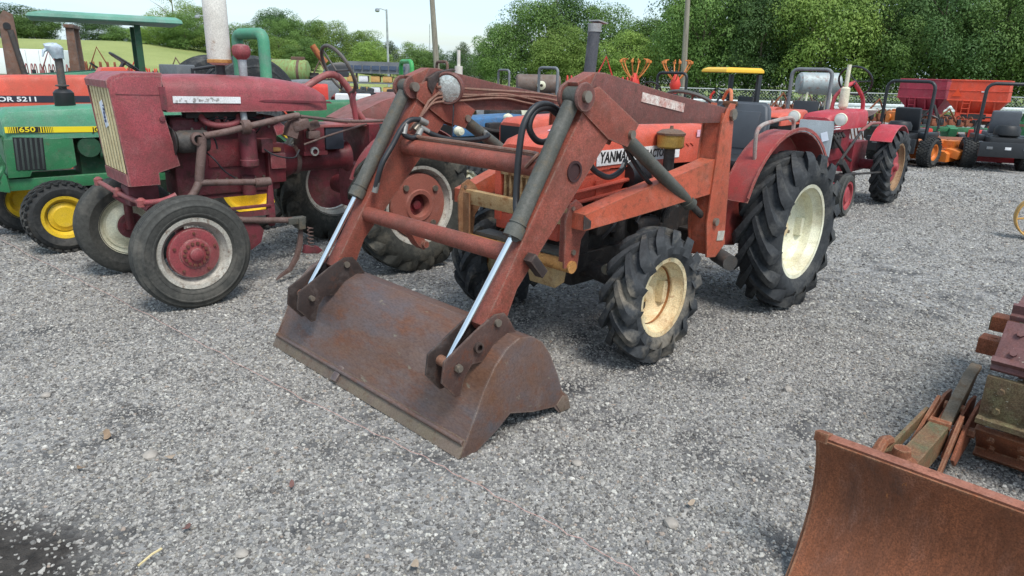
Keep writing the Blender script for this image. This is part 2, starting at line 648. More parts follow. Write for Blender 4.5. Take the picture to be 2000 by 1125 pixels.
def gravel(name, label, region, step, density, size, seed, fade=0, fin=0):
    """loose stones: instances scattered over a patch that follows the ground"""
    x0, x1, y0, y1 = region
    verts, faces, dens = [], [], []
    nx, ny = int((x1-x0)/step)+1, int((y1-y0)/step)+1
    for j in range(ny):
        for i in range(nx):
            x, y = x0+i*step, y0+j*step
            verts.append((x, y, ground_h(x, y)))
            d = .62 + .55*noise.noise(Vector((x*1.1, y*1.1, 9.0))) + .35*noise.noise(Vector((x*4, y*4, 5.0)))
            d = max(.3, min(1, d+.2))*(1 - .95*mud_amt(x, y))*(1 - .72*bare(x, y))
            d *= max(0, min(1, (y1-y)/fade)) if fade else 1
            d *= max(0, min(1, (y-y0)/fin)) if fin else 1
            if abs(x) > .82*y + .6:
                d = 0
            dens.append(d)
    for j in range(ny-1):
        for i in range(nx-1):
            a = j*nx+i
            faces.append((a, a+1, a+nx+1, a+nx))
    me = bpy.data.meshes.new(name)
    me.from_pydata(verts, [], faces)
    at = me.attributes.new('dens', 'FLOAT', 'POINT')
    at.data.foreach_set('value', dens)
    o = bpy.data.objects.new(name, me)
    link(o)
    tag(o, label, 'gravel', kind='stuff')
    g = bpy.data.node_groups.new(name, 'GeometryNodeTree')
    g.interface.new_socket('Geometry', in_out='INPUT', socket_type='NodeSocketGeometry')
    g.interface.new_socket('Geometry', in_out='OUTPUT', socket_type='NodeSocketGeometry')
    nn, lk = g.nodes.new, g.links.new
    gi, go = nn('NodeGroupInput'), nn('NodeGroupOutput')
    na = nn('GeometryNodeInputNamedAttribute')
    na.data_type = 'FLOAT'
    na.inputs['Name'].default_value = 'dens'
    dm = nn('ShaderNodeMath')
    dm.operation = 'MULTIPLY'
    dm.inputs[1].default_value = density
    lk(na.outputs[0], dm.inputs[0])
    dp = nn('GeometryNodeDistributePointsOnFaces')
    lk(gi.outputs[0], dp.inputs['Mesh'])
    lk(dm.outputs[0], dp.inputs['Density'])
    dp.inputs['Seed'].default_value = seed
    vars_ = nn('GeometryNodeGeometryToInstance')
    for k in range(3):
        ic = nn('GeometryNodeMeshIcoSphere')
        ic.inputs['Radius'].default_value = 1
        ic.inputs['Subdivisions'].default_value = 2
        sp = nn('GeometryNodeSetPosition')
        ns = nn('ShaderNodeTexNoise')
        ns.inputs['Scale'].default_value = .8
        ns.inputs['Detail'].default_value = 1
        ps = nn('GeometryNodeInputPosition')
        ad = nn('ShaderNodeVectorMath')
        ad.operation = 'ADD'
        ad.inputs[1].default_value = (7.3*k+seed, 2.1*k, 5.7)
        sb = nn('ShaderNodeVectorMath')
        sb.operation = 'SUBTRACT'
        sb.inputs[1].default_value = (.5, .5, .5)
        sc_ = nn('ShaderNodeVectorMath')
        sc_.operation = 'SCALE'
        sc_.inputs['Scale'].default_value = 1.9
        lk(ps.outputs[0], ad.inputs[0])
        lk(ad.outputs[0], ns.inputs['Vector'])
        lk(ns.outputs['Color'], sb.inputs[0])
        lk(sb.outputs[0], sc_.inputs[0])
        lk(ic.outputs['Mesh'], sp.inputs['Geometry'])
        lk(sc_.outputs[0], sp.inputs['Offset'])
        sm = nn('GeometryNodeSetMaterial')
        sm.inputs['Material'].default_value = STONE
        lk(sp.outputs[0], sm.inputs['Geometry'])
        lk(sm.outputs[0], vars_.inputs[0])
    io = nn('GeometryNodeInstanceOnPoints')
    lk(dp.outputs['Points'], io.inputs['Points'])
    lk(vars_.outputs[0], io.inputs['Instance'])
    io.inputs['Pick Instance'].default_value = True
    rr_ = nn('FunctionNodeRandomValue')
    rr_.data_type = 'FLOAT_VECTOR'
    rr_.inputs[0].default_value = (-.5, -.5, 0)
    rr_.inputs[1].default_value = (.5, .5, 6.28)
    lk(rr_.outputs[0], io.inputs['Rotation'])
    rs = nn('FunctionNodeRandomValue')
    rs.data_type = 'FLOAT_VECTOR'
    rs.inputs[0].default_value = (size*.45, size*.4, size*.3)
    rs.inputs[1].default_value = (size, size*.85, size*.7)
    rs.inputs['Seed'].default_value = 5
    r3 = nn('FunctionNodeRandomValue')
    r3.data_type = 'FLOAT'
    r3.inputs[2].default_value = 0
    r3.inputs[3].default_value = 1
    r3.inputs['Seed'].default_value = 8
    pw = nn('ShaderNodeMath')
    pw.operation = 'POWER'
    pw.inputs[1].default_value = 5
    lk(r3.outputs[1], pw.inputs[0])
    ml = nn('ShaderNodeMath')
    ml.operation = 'MULTIPLY_ADD'
    ml.inputs[1].default_value = .9
    ml.inputs[2].default_value = .75
    lk(pw.outputs[0], ml.inputs[0])
    vs = nn('ShaderNodeVectorMath')
    vs.operation = 'SCALE'
    lk(rs.outputs[0], vs.inputs[0])
    lk(ml.outputs[0], vs.inputs['Scale'])
    lk(vs.outputs[0], io.inputs['Scale'])
    lk(io.outputs[0], go.inputs[0])
    md = o.modifiers.new('scatter', 'NODES')
    md.node_group = g
    return o
gravel('gravel', 'grey crushed stone gravel spread over the near lot', (-4.4, 4.4, .9, 4.9), .12, 11500, .0088, 1, fade=.8)
gravel('gravel', 'grey crushed stone gravel farther out among the tractors', (-7.5, 8.2, 4.0, 10.0), .2, 3400, .0118, 2, fade=1.0, fin=.8)
gravel('gravel', 'grey crushed stone gravel at the back of the lot', (-3.0, 12.5, 8.8, 17), .3, 1200, .018, 3, fade=5, fin=1.0)

# ------------------------------------------------------------------ far setting: verge, hill, fence, trees, poles
def grass_mat(name, a, b_, sc=.6):
    mt, t, b = new_mat(name)
    c = t.nodes.new('ShaderNodeTexCoord').outputs['Object']
    col = mixc(t, ramp(t, tnoise(t, c, sc, 7, .7), .3, .7), lin(a), lin(b_))
    col = mixc(t, ramp(t, tnoise(t, c, 25, 4, .7), .3, .7, (.7,)*3 + (1,), (1.1,)*3 + (1,)), (0, 0, 0, 1), col)
    t.links.new(col, b.inputs['Base Color'])
    b.inputs['Roughness'].default_value = .9
    b.inputs['Specular IOR Level'].default_value = .1
    bump(t, b, tnoise(t, c, 12, 5, .8), .8, .1)
    return mt
GRASS = grass_mat('grass_sheet', '6f8446', '9aa65c')
HILLG = grass_mat('hill_grass', '8f9a5e', 'a9b070', .15)

def sheet(name, fn, xs, ys, mat, kind, label=None, cat=None):
    verts = [(x, y, fn(x, y)) for y in ys for x in xs]
    nx = len(xs)
    faces = [(j*nx+i, j*nx+i+1, (j+1)*nx+i+1, (j+1)*nx+i) for j in range(len(ys)-1) for i in range(nx-1)]
    me = bpy.data.meshes.new(name)
    me.from_pydata(verts, [], faces)
    me.polygons.foreach_set('use_smooth', [True]*len(faces))
    me.materials.append(mat)
    o = bpy.data.objects.new(name, me)
    link(o)
    return tag(o, label, cat, kind=kind)

def rng(a, b, n):
    return [a + (b-a)*i/n for i in range(n+1)]
sheet('grass_verge', lambda x, y: .02 + .10*noise.noise(Vector((x*.3, y*.3, 0))), rng(-9, 130, 70), rng(29.5, 140, 40), GRASS, 'structure')

def hill_h(x, y):
    t = max(0, min(1, (y-34)/38))
    s = max(0, min(1, (-x-6)/34))
    return -.05 + 3.4*(t*t*(3-2*t))*(s*s*(3-2*s)) + .12*noise.noise(Vector((x*.12, y*.12, 0)))*t*s
sheet('hill', hill_h, rng(-150, -5, 60), rng(30, 160, 50), HILLG, 'structure')

LEAVES = [leaf_mat('leaf_mid', '3c5a30', '88a656'), leaf_mat('leaf_dark', '324c2c', '6c8c4e'), leaf_mat('leaf_bright', '527434', 'a8be62'), leaf_mat('leaf_cedar', '44553a', '7a8c60')]
BARK = paint('bark', '6a5f52', '3f382f', '4a4238', .3, .9, 3)

CROWN = {}
def crown_mesh(seed, kind, w, h, nclump, nleaf, leaf, mat):
    rnd = random.Random(seed)
    verts, faces = [], []
    cl = []
    for i in range(nclump):
        while True:
            p = Vector((rnd.uniform(-1, 1), rnd.uniform(-1, 1), rnd.uniform(-1, 1)))
            if .35 < p.length < 1:
                break
        if kind == 'cedar':
            k = (p.z+1)/2
            f = (1-k)**.7
            c = Vector((p.x*w*.5*f, p.y*w*.5*f, k*h))
            r = w*.16*(f+.35)
        else:
            bul = 1 + .28*noise.noise(p*1.7 + Vector((seed, 0, 0)))
            taper = 1 - .25*max(0, p.z)
            c = Vector((p.x*w*.5*bul*taper, p.y*w*.5*bul*taper, (p.z*.5*bul+.5)*h))
            r = w*rnd.uniform(.11, .21)
        cl.append((c, r))
    for c, r in cl:
        for j in range(nleaf):
            d = Vector((rnd.gauss(0, 1), rnd.gauss(0, 1), rnd.gauss(.55, .9))).normalized()
            pos = c + Vector((d.x*r, d.y*r, d.z*r*.8))*rnd.uniform(.72, 1.1)
            nrm = (d + Vector((rnd.gauss(0, .38), rnd.gauss(0, .38), rnd.gauss(.3, .38)))).normalized()
            a = nrm.orthogonal().normalized()
            a = Matrix.Rotation(rnd.uniform(0, 6.28), 3, nrm) @ a
            bb = nrm.cross(a)
            s = leaf*rnd.uniform(.55, 1.25)
            k = len(verts)
            verts += [pos - a*s, pos + bb*s*.55, pos + a*s, pos - bb*s*.55]
            faces.append((k, k+1, k+2, k+3))
    me = bpy.data.meshes.new('crown')
    me.from_pydata(verts, [], faces)
    me.materials.append(mat)
    return me

def trunk_mesh(seed, h, r, w):
    rnd = random.Random(seed)
    b = B()
    path = [Vector((math.sin(i*1.3+seed)*.06*h*.2, math.cos(i*1.7+seed)*.06*h*.2, h*.82*i/6)) for i in range(7)]
    b.tube(path, r, 8, r2=r*.25)
    for i in range(7):
        k = rnd.randint(2, 5)
        a = rnd.uniform(0, 6.28)
        L_ = w*rnd.uniform(.25, .42)
        p0 = path[k]
        p1 = p0 + Vector((math.cos(a)*L_*.5, math.sin(a)*L_*.5, L_*.5))
        p2 = p0 + Vector((math.cos(a)*L_, math.sin(a)*L_, L_*.75))
        b.tube([p0, p1, p2], r*.35, 6, r2=r*.08)
    return b.mesh('trunk', BARK, 60)

VARS = {}
def tree(x, y, h, w, kind, label, group, base=.12, z=0, rot=None, var=0, name='leafy_tree'):
    key = (kind, var)
    if key not in VARS:
        mat = {'mid': LEAVES[0], 'dark': LEAVES[1], 'bright': LEAVES[2], 'cedar': LEAVES[3], 'thin': LEAVES[2]}[kind]
        n = {'thin': (34, 150), 'cedar': (110, 90)}.get(kind, (74, 400))
        VARS[key] = (crown_mesh(11*var+len(kind), kind, 1.0*7, 7, n[0], n[1], .088, mat), trunk_mesh(var+3, 7, .17, 7))
    cm, tm = VARS[key]
    t = thing(name, label, 'tree', (x, y, z), rot if rot is not None else (x*37+y*91) % 360, group)
    c = bpy.data.objects.new('crown', cm)
    link(c, t)
    c.scale = (w/7, w/7, h*(1-base)/7)
    c.location = (0, 0, h*base)
    k = bpy.data.objects.new('trunk', tm)
    link(k, t)
    k.scale = (h/9, h/9, h/7)
    return t

ORD = ['first', 'second', 'third', 'fourth', 'fifth', 'sixth', 'seventh', 'eighth', 'ninth', 'tenth', 'eleventh', 'twelfth', 'thirteenth', 'fourteenth', 'fifteenth', 'sixteenth', 'seventeenth', 'eighteenth']
# tall wood behind the fence on the right: a front row and a taller back row
front = [(12.5, 50, 8.6, 6.5, 'mid', 0), (16.0, 48.5, 7.0, 6.0, 'dark', 1), (19.5, 47, 8.4, 6.6, 'bright', 0), (22.6, 46, 6.8, 5.6, 'mid', 1), (25.8, 45, 7.8, 6.4, 'dark', 0), (29.2, 44.5, 8.2, 6.6, 'mid', 2), (32.6, 44, 7.0, 6.0, 'bright', 1), (36.5, 43, 8.2, 7.0, 'dark', 1), (41, 42, 8.4, 7.0, 'mid', 0)]
for i, (x, y, h, ww, k, v) in enumerate(front):
    tree(x, y, h, ww, k, '%s leafy tree from the left in the front row behind the fence' % ORD[i], 'trees of the wood behind the fence', .02, var=v)
back = [(15.5, 57, 11.5, 8.5, 'dark', 0), (21, 56, 12.5, 9, 'mid', 1), (27, 55, 12, 9, 'dark', 1), (33, 54, 12.5, 9, 'mid', 2), (39, 53, 12, 9, 'dark', 0), (46, 51, 12, 9, 'mid', 0)]
for i, (x, y, h, ww, k, v) in enumerate(back):
    tree(x, y, h, ww, k, '%s tall tree from the left in the back row of the wood' % ORD[i], 'trees of the wood behind the fence', .04, var=v)
cen = [(-1.4, 60, 5.2, 4.6, 'mid', 2, 'small bright tree at the left foot of the centre clump of trees'), (1.6, 60, 7.9, 6.2, 'mid', 0, 'tall rounded tree at the left of the centre clump, beside the gap of sky'), (4.4, 61, 7.9, 5.0, 'dark', 1, 'tall narrow tree rising second in the centre clump'), (3.4, 57, 5.0, 5.0, 'bright', 0, 'low bright tree in front of the two tall centre trees'), (7.2, 59, 6.5, 6.0, 'mid', 1, 'rounded tree just right of the dark exhaust stack'), (10.4, 58, 6.4, 6.0, 'mid', 0, 'rounded tree between the dark exhaust stack and the leaning pole'), (8.6, 55, 4.4, 5.0, 'bright', 1, 'low bush-like tree in front of the centre clump by the red tedder'), (13.2, 57, 6.8, 5.0, 'dark', 0, 'dark tree directly behind the leaning utility pole')]
for x, y, h, ww, k, v, lb in cen:
    tree(x, y, h, ww, k, lb, 'trees in the centre clump', .02, var=v)
# low tree line on the left, beyond the hill and field
left = [(-62, 88, 4.2, 10, 'dark', 0), (-55.5, 84, 3.6, 7, 'mid', 1), (-50.5, 88, 3.2, 6, 'dark', 1), (-46.5, 88, 2.6, 6, 'mid', 0), (-42, 90, 2.4, 6, 'dark', 0)]
for i, (x, y, h, ww, k, v) in enumerate(left):
    tree(x, y, h, ww, k, '%s tree from the left along the top of the grassy hill' % ORD[i], 'trees on the hill', .0, z=hill_h(x, y)-.3, var=v)
tree(-36.6, 78, 6.6, 5.0, 'thin', 'tall thin pale tree with gaps in its crown, right of the green canopy', 'trees on the hill', .05, z=hill_h(-36.6, 78)-.3, var=0)
tree(-33.2, 76, 4.2, 5.0, 'bright', 'bushy bright tree at the right foot of the tall thin tree', 'trees on the hill', .0, z=hill_h(-33, 76)-.3, var=1)
for i, (x, y, h) in enumerate([(-34.5, 70, 2.9), (-31.5, 69, 3.3), (-28.6, 70, 2.8), (-25.8, 69, 3.2), (-23.0, 70, 2.7), (-20.2, 69, 2.9)]):
    tree(x, y, h, 4.4, ('bright', 'mid')[i % 2], '%s bush from the left in the hedge below the tall thin tree' % ORD[i], 'hedge bushes', .0, z=hill_h(x, y)-.3, var=i % 2, name='hedge_bush')
mid = [(-30, 90, 5.4, 7, 'dark', 1), (-25.6, 88, 5.6, 6, 'mid', 0), (-21.8, 86, 5.3, 6, 'bright', 0), (-18.2, 87, 4.7, 5.5, 'bright', 1), (-15, 85, 4.3, 4.6, 'cedar', 0), (-12.3, 85, 4.4, 5.0, 'bright', 0), (-9.4, 84, 4.4, 4.2, 'cedar', 1), (-6.4, 84, 4.9, 4.6, 'cedar', 0), (-3.9, 86, 4.2, 4.6, 'mid', 1), (-27.5, 83, 4.0, 5, 'mid', 1), (-16.6, 82, 3.6, 5, 'bright', 1), (-11, 81, 3.5, 4.6, 'mid', 2), (-7.6, 81, 3.4, 4.6, 'dark', 0)]
for i, (x, y, h, ww, k, v) in enumerate(mid):
    tree(x, y, h, ww, k, '%s tree of the far tree line behind the parked machines left of the centre pole' % ORD[i], 'far tree line', .0, z=max(0, hill_h(x, y))-.2, var=v, name='cedar_tree' if k == 'cedar' else 'leafy_tree')

WOODP = paint('pole_wood', '8d867a', '5d564c', '4a4238', .25, .9, 2, stretch=(6, 6, .5))
GALV = paint('galvanised', 'a9adaf', '7f8283', '8a6a50', .12, .5, 4, metal=.3)
def pole(name, label, base, top, r0_, r1_, arm=None):
    t = thing(name, label, 'pole', base)
    d = Vector(top) - Vector(base)
    B().tube([(0, 0, -.3), d*.33, d*.66, d], r0_, 12, r2=r1_).o('shaft', WOODP if name == 'utility_pole' else GALV, t)
    if arm:
        p = d*.985
        B().tube([p, p + Vector((arm*.35, -.1, .12)), p + Vector((arm*.6, -.15, .1))], .035, 8).o('bracket', GALV, t)
        q = p + Vector((arm*.6, -.15, 0))
        B().lathe([(.04, .16), (.16, .1), (.2, -.06), (.12, -.14), (.0, -.16)], c=q, axis='z', n=16).o('lamp_head', plain('lamp_glass', '8a8f93', .3), t)
    else:
        p = d*.97
        B().cyl(p + Vector((0, -.25, 0)), p + Vector((0, .1, 0)), .04, n=8).o('insulator', GALV, t)
    return t
pole('utility_pole', 'weathered grey wooden utility pole left of centre behind the loader', (-5.28, 48, 0), (-5.78, 48, 7.6), .21, .15)
pole('utility_pole', 'leaning pale wooden utility pole right of the dark exhaust stack', (9.2, 40, 0), (8.9, 40, 7.3), .17, .12)
pole('light_pole', 'slim grey yard light pole standing in front of the far tree line', (-10.73, 60, 0), (-10.78, 60, 6.1), .11, .07, arm=-1.2)
pole('light_pole', 'slim yard light pole left of the tall white muffler', (-25.5, 60, 0), (-25.42, 60, 5.2), .11, .07, arm=-1.2)
pole('antenna_mast', 'very thin distant mast against the sky left of the centre utility pole', (-14.6, 120, 0), (-14.6, 120, 8.6), .09, .05)

# chain link fence and guard rail
FENCE_Y = 34
def fence():
    t = thing('chain_link_fence', 'galvanised chain link fence along the foot of the wood', 'fence', (0, FENCE_Y, 0))
    for i in range(14):
        x = 6.6 + i*2.9
        B().cyl((x, 0, -.1), (x, 0, 1.12), .032, n=8).o('post', GALV, t)
    B().cyl((6.6, 0, 1.06), (44.3, 0, 1.06), .024, n=8).o('top_rail', GALV, t)
    b = B()
    step = .15
    x = 6.6
    while x < 44.2:
        for s in (1, -1):
            b.tube([(x if s > 0 else x+1.0, .0+.006*s, .04), (x+1.0 if s > 0 else x, .006*s, 1.04)], .004, 3)
        x += step
    o = b.o('wire_mesh', GALV, t)
    o['kind'] = 'stuff'
fence()
def guard_rail():
    t = thing('guard_rail', 'pale steel guard rail on short posts in front of the wire fence', 'guard rail', (0, 32, 0))
    for i in range(12):
        B().box((8+i*2.6, .08, .28), (.12, .12, .62)).o('post', GALV, t)
    prof = [(0, .36), (-.05, .40), (-.05, .46), (0, .50), (-.05, .54), (-.05, .60), (0, .64)]
    B().prism(thick(prof, .012), 7.5, 38, axis='x').o('rail', plain('rail_white', 'c9cfd0', .5), t)
guard_rail()
# tufts of tall grass along the fence
def tufts():
    rnd = random.Random(4)
    verts, faces = [], []
    for i in range(9000):
        x = rnd.uniform(2, 44)
        y = rnd.uniform(30, 40)
        h = rnd.uniform(.12, .45)
        a = rnd.uniform(0, 6.28)
        k = len(verts)
        ca, sa = math.cos(a)*.03, math.sin(a)*.03
        lx, ly = rnd.gauss(0, .08), rnd.gauss(0, .08)
        verts += [(x-ca, y-sa, 0), (x+ca, y+sa, 0), (x+lx, y+ly, h)]
        faces.append((k, k+1, k+2))
    me = bpy.data.meshes.new('grass_tufts')
    me.from_pydata(verts, [], faces)
    me.materials.append(leaf_mat('grass_blade', '66783a', 'b1b36a', .3))
    o = bpy.data.objects.new('grass_tufts', me)
    link(o)
    tag(o, 'unmown yellow green grass along the wire fence', 'grass', kind='stuff')
tufts()

# ------------------------------------------------------------------ shared finishes
RUB = rubber('rubber_black', '2e3032', '7d7a72', .5)
RUBM = rubber('rubber_muddy', '343638', 'a69a86', .75)
RUBG = rubber('rubber_grey', '3c3c39', '7a756c', .55)
CREAM = paint('rim_cream', 'e0d8c0', 'b3a582', '8a5a30', .08, .5, 6, .6)
CREAMR = paint('rim_cream_rusty', 'dccba4', 'b88d5a', '7d4824', .26, .6, 5, .6)
LRED = paint('loader_red', '944e40', '6b483d', '63402f', .36, .5, 8, .55, edge='8f7a6c', speck='7a4235')
LBRN = paint('loader_brown_red', '77443d', '654a44', '553c36', .38, .6, 8, .55, edge='8a7468', speck='60413b')
LORG = paint('loader_orange', 'b2553c', '96563a', '66402f', .32, .48, 6, .5, edge='7d5a48')
ORANGE = paint('tractor_orange', 'c45844', 'a5553f', '7a4632', .12, .4, 6, .4)
FEND = paint('fender_red', '933733', '7a4c46', '6b4232', .22, .45, 5, .55, edge='b58a7a')
BUCK = paint('bucket_steel', '735443', '67656a', '744c38', .36, .42, 3.5, .85, metal=.3, fleck='8a7d6c', edge='a5968a', stretch=(1, .35, 1))
BUCKD = paint('bucket_bracket', '332b29', '4a3b36', '4d342a', .3, .5, 6, .5, edge='6d5c52')
TANR = paint('mount_tan', 'b0946a', '8a6a48', '7a4a26', .4, .7, 6, .5)
YRUST = paint('tube_yellow_rust', 'b5834a', '8f5c30', '6b3a1c', .4, .7, 7, .5)
CYLG = paint('cylinder_grey', '55554f', '44443c', '5e5444', .35, .5, 5, .6)
CYLD = paint('cylinder_dark', '45423f', '35322f', '55463a', .35, .55, 5, .5)
CHROME = plain('chrome_rod', 'dfe3e4', .16, 1, .04)
HOSE = plain('hose_black', '26272a', .5, 0, .2, 30)
STEEL = plain('fitting_steel', '8f8d88', .5, .5, .3)
DARK = paint('engine_dark', '2b2a2a', '3d3631', '4a3a30', .3, .6, 8, .5)
DARKB = plain('black_paint', '1e1f21', .5, 0, .3)
VINYL = plain('seat_vinyl', '4b4f54', .55, 0, .12, 6)
WHITE = paint('white_decal', 'e6e4de', 'c9c4b8', '8d857a', .08, .5, 8, .2)
BLK = plain('print_black', '17181a', .6, 0, .05)
BOLT = plain('bolt_metal', '8d8478', .45, .7, .25)
BRASS = paint('cleaner_gold', 'a88a45', '7d6434', '5d4526', .2, .4, 8, .4, metal=.3)

def P2(pts, y):
    return [(x, y, z) for x, z in pts]

def make_loader_tractor():
    T = thing('loader_tractor', 'orange red compact tractor with front loader, bucket tipped onto the gravel', 'tractor', (1.518, 5.42), 225)
    # wheels
    def hubr(t):
        B().lathe([(.001, -.02), (.05, -.02), (.06, -.045), (.09, -.05), (.10, -.06)], n=20).o('hub', CREAMR, t)
        for i in range(6):
            a = rad(60*i+25)
            B().cyl((.14*math.cos(a), -.07, .14*math.sin(a)), (.14*math.cos(a), -.045, .14*math.sin(a)), .013, n=6).o('wheel_nut', BOLT, t)
    for s in (1, -1):
        wheel(T, 0, s*.675, .555, .565, .30, .33, 'lug', RUB, CREAM, s, yd=-.055, style='plaindish', nl=16, lug=.046, hub=hubr, spin=7 if s > 0 else 20, name='tyre')
    def hubf(t):
        B().lathe([(.001, -.02), (.04, -.02), (.05, -.045), (.07, -.06)], n=20).o('hub', CREAMR, t)
        B().lathe([(.170, .012), (.176, -.02), (.168, -.045), (.150, -.051)], n=40).o('rust_ring', paint('rust_ring', '8d5a34', 'b58a58', '6b3d20', .4, .75, 7, .5), t)
    for s in (1, -1):
        wheel(T, 1.625, s*.63, .385, .395, .215, .222, 'lug', RUBM, CREAMR, s, yd=-.055, style='plaindish', nl=14, lug=.042, hub=hubf, steer=1, spin=4, name='tyre')
    # running gear
    b = B().box((.05, 0, .56), (.5, .34, .36), bev=.03).box((.55, 0, .60), (.7, .28, .34), bev=.03)
    b.cyl((0, -.55, .555), (0, .55, .555), .085).cyl((0, -.3, .555), (0, .3, .555), .14)
    b.o('transmission', DARK, T)
    b = B().box((1.3, 0, .66), (.95, .30, .30), bev=.02).box((1.3, 0, .86), (.8, .26, .16), bev=.02)
    for i in range(4):
        b.cyl((1.0+i*.16, .12, .84), (1.0+i*.16, .23, .80), .028, n=10)
        b.cyl((1.06+i*.16, .14, .7), (1.06+i*.16, .2, .7), .022, n=8)
    b.box((1.55, .17, .74), (.2, .1, .16), bev=.01).cyl((1.0, .19, .66), (1.25, .19, .66), .05).box((.95, .2, .74), (.12, .08, .12), bev=.01)
    b.cyl((1.42, .2, .62), (1.42, .2, .74), .045).box((1.2, .16, .93), (.3, .04, .04)).box((1.75, .15, .66), (.12, .08, .2), bev=.01)
    b.o('engine', DARK, T)
    B().lathe([(.001, -.09), (.1, -.09), (.115, -.05), (.115, .05), (.1, .09), (.001, .09)], c=(1.36, .22, 1.0), axis='x', n=20).o('alternator', DARKB, T)
    b = B()
    b.tube(smooth_path([(1.05, .2, .9), (1.1, .24, .8), (1.2, .22, .76), (1.3, .25, .7)]), .012, 6)
    b.tube(smooth_path([(1.5, .2, .9), (1.45, .25, .82), (1.55, .26, .72), (1.6, .22, .64)]), .012, 6)
    b.tube(smooth_path([(.8, .2, .95), (.9, .27, .84), (1.0, .26, .74), (.95, .22, .66)]), .012, 6)
    b.tube(smooth_path([(1.7, .2, .84), (1.78, .24, .76), (1.85, .2, .66)]), .014, 6)
    b.o('engine_hoses', HOSE, T)
    B().box((1.4, .16, .50), (1.1, .05, .12), bev=.006).box((1.4, -.16, .50), (1.1, .05, .12), bev=.006).o('frame_rails', DARK, T)
    b = B().tube([(1.625, -.54, .40), (1.625, -.2, .44), (1.625, .2, .44), (1.625, .54, .40)], .06, 12)
    b.cyl((1.625, .5, .28), (1.625, .5, .52), .075, n=14).cyl((1.625, -.5, .28), (1.625, -.5, .52), .075, n=14).box((1.625, 0, .42), (.24, .24, .18), bev=.03)
    b.o('front_axle', DARK, T)
    b = B().tube([(1.05, .34, .60), (1.35, .38, .56), (1.74, .42, .53)], .018, 8)
    b.cyl((1.62, .40, .535), (1.82, .43, .525), .03, n=10)
    b.o('steering_link', CYLG, T)
    B().tube([(1.74, .42, .53), (1.72, .50, .48), (1.64, .52, .46)], .028, 8).o('steering_arm', YRUST, T)
    B().box((1.3, .36, .585), (.09, .004, .022)).o('white_sticker', WHITE, T)
    # bonnet
    def ring(x, w, top, bot, r=.06):
        pts = [(w, bot), (w, top-r*1.6), (w-.012, top-r*.8), (w-.04, top-r*.25), (w-.09, top), (-w+.09, top), (-w+.04, top-r*.25), (-w+.012, top-r*.8), (-w, top-r*1.6), (-w, bot)]
        return [(x, y, z) for y, z in pts]
    rings = [ring(.50, .25, 1.285, 1.05), ring(.62, .255, 1.292, 1.045), ring(1.1, .258, 1.305, 1.06), ring(1.6, .256, 1.30, 1.07), ring(1.86, .252, 1.275, 1.05), ring(2.02, .24, 1.235, 1.06), ring(2.07, .225, 1.20, 1.09)]
    B().loft(rings).o('bonnet', ORANGE, T)
    b = B()
    for s in (1, -1):
        b.prism([(.98, 1.06), (2.05, 1.06), (2.04, .90), (1.5, .93), (1.42, 1.0), (.98, 1.0)], s*.23, s*.245, bev=.003)
        b.prism([(1.45, 1.0), (2.03, .95), (2.03, .79), (1.98, .79), (1.98, .91), (1.5, .94)], s*.235, s*.262)
        for z in (.87, .93, .99):
            b.tube([(1.38, s*.27, z+.005), (2.02, s*.27, z-.035)], .013, 8)
        b.box((1.72, s*.262, .92), (.06, .012, .18))
    b.box((2.03, 0, .74), (.04, .50, .10), bev=.005)
    b.box((2.02, .235, .92), (.07, .05, .36), bev=.006).box((2.02, -.235, .92), (.07, .05, .36), bev=.006)
    b.o('side_panel', ORANGE, T)
    b = B()
    for s in (1, -1):
        b.prism([(1.5, .80), (2.0, .78), (2.0, .96), (1.5, 1.0)], s*.19, s*.20)
    b.o('radiator_screen', DARK, T)
    SLAT = paint('grille_rust', 'b8a078', '8a5a30', '6b3a1c', .5, .7, 8, .6)
    gb = B().box((2.045, 0, 1.035), (.03, .42, .035), bev=.004).box((2.0, 0, .92), (.01, .42, .26)).o('grille', SLAT, T)
    for i in range(9):
        B().box((2.045, -.18+i*.045, .92), (.016, .012, .24)).o('slat', SLAT, gb)
    B().tube(smooth_path([(2.10, -.24, 1.13), (2.13, -.05, 1.135), (2.12, .12, 1.115), (2.06, .25, 1.12)]), .013, 8).o('coolant_pipe', TANR, T)
    B().tube(smooth_path([(2.10, -.10, 1.09), (2.13, .05, 1.085), (2.11, .18, 1.075), (2.05, .26, 1.08)]), .013, 8).o('coolant_pipe', TANR, T)
    for s in (1, -1):
        dk = B().box((1.32, s*.2605, 1.135), (.86, .003, .088)).o('decal', WHITE, T)
        if s > 0:
            text('YANMAR', .088, BLK, dk, (1.725, .263, 1.108), (rad(90), 0, rad(180)), bold=True, sx=.80, shear=.12)
            text('TRACTOR', .070, BLK, dk, (1.31, .263, 1.110), (rad(90), 0, rad(180)), bold=True, sx=.82, shear=.12)
    B().box((1.80, .06, 1.2855), (.15, .16, .003), rot=(0, 5.4, 12)).o('paper_sticker', plain('paper_pink', 'e6cfe0', .7, 0, .08), T)
    B().box((.66, .259, 1.235), (.06, .003, .045)).o('small_decal', plain('decal_pink', 'd9a9b5', .6, 0, .3, 60), T)
    for i in range(6):
        B().prism([(.72+i*.055, 1.175), (.76+i*.055, 1.175), (.72+i*.055, 1.155)], .255, .262).o('louvre', ORANGE, T)
    # exhaust stack and air cleaner
    b = B().tube([(1.60, .04, 1.26), (1.60, .04, 1.5), (1.58, .05, 1.865)], .035, 16)
    ex = b.o('exhaust_stack', paint('stack_grey', '4a4b50', '3a3a3d', '5e4a3c', .15, .5, 5), T)
    B().cyl((1.58, .05, 1.83), (1.58, .05, 1.875), .039, n=16).box((1.55, .05, 1.885), (.09, .075, .007), rot=(0, -8, 0)).o('rain_flap', paint('stack_cap', '8d8d8c', '55504c', '6b4a36', .3, .5, 8), ex)
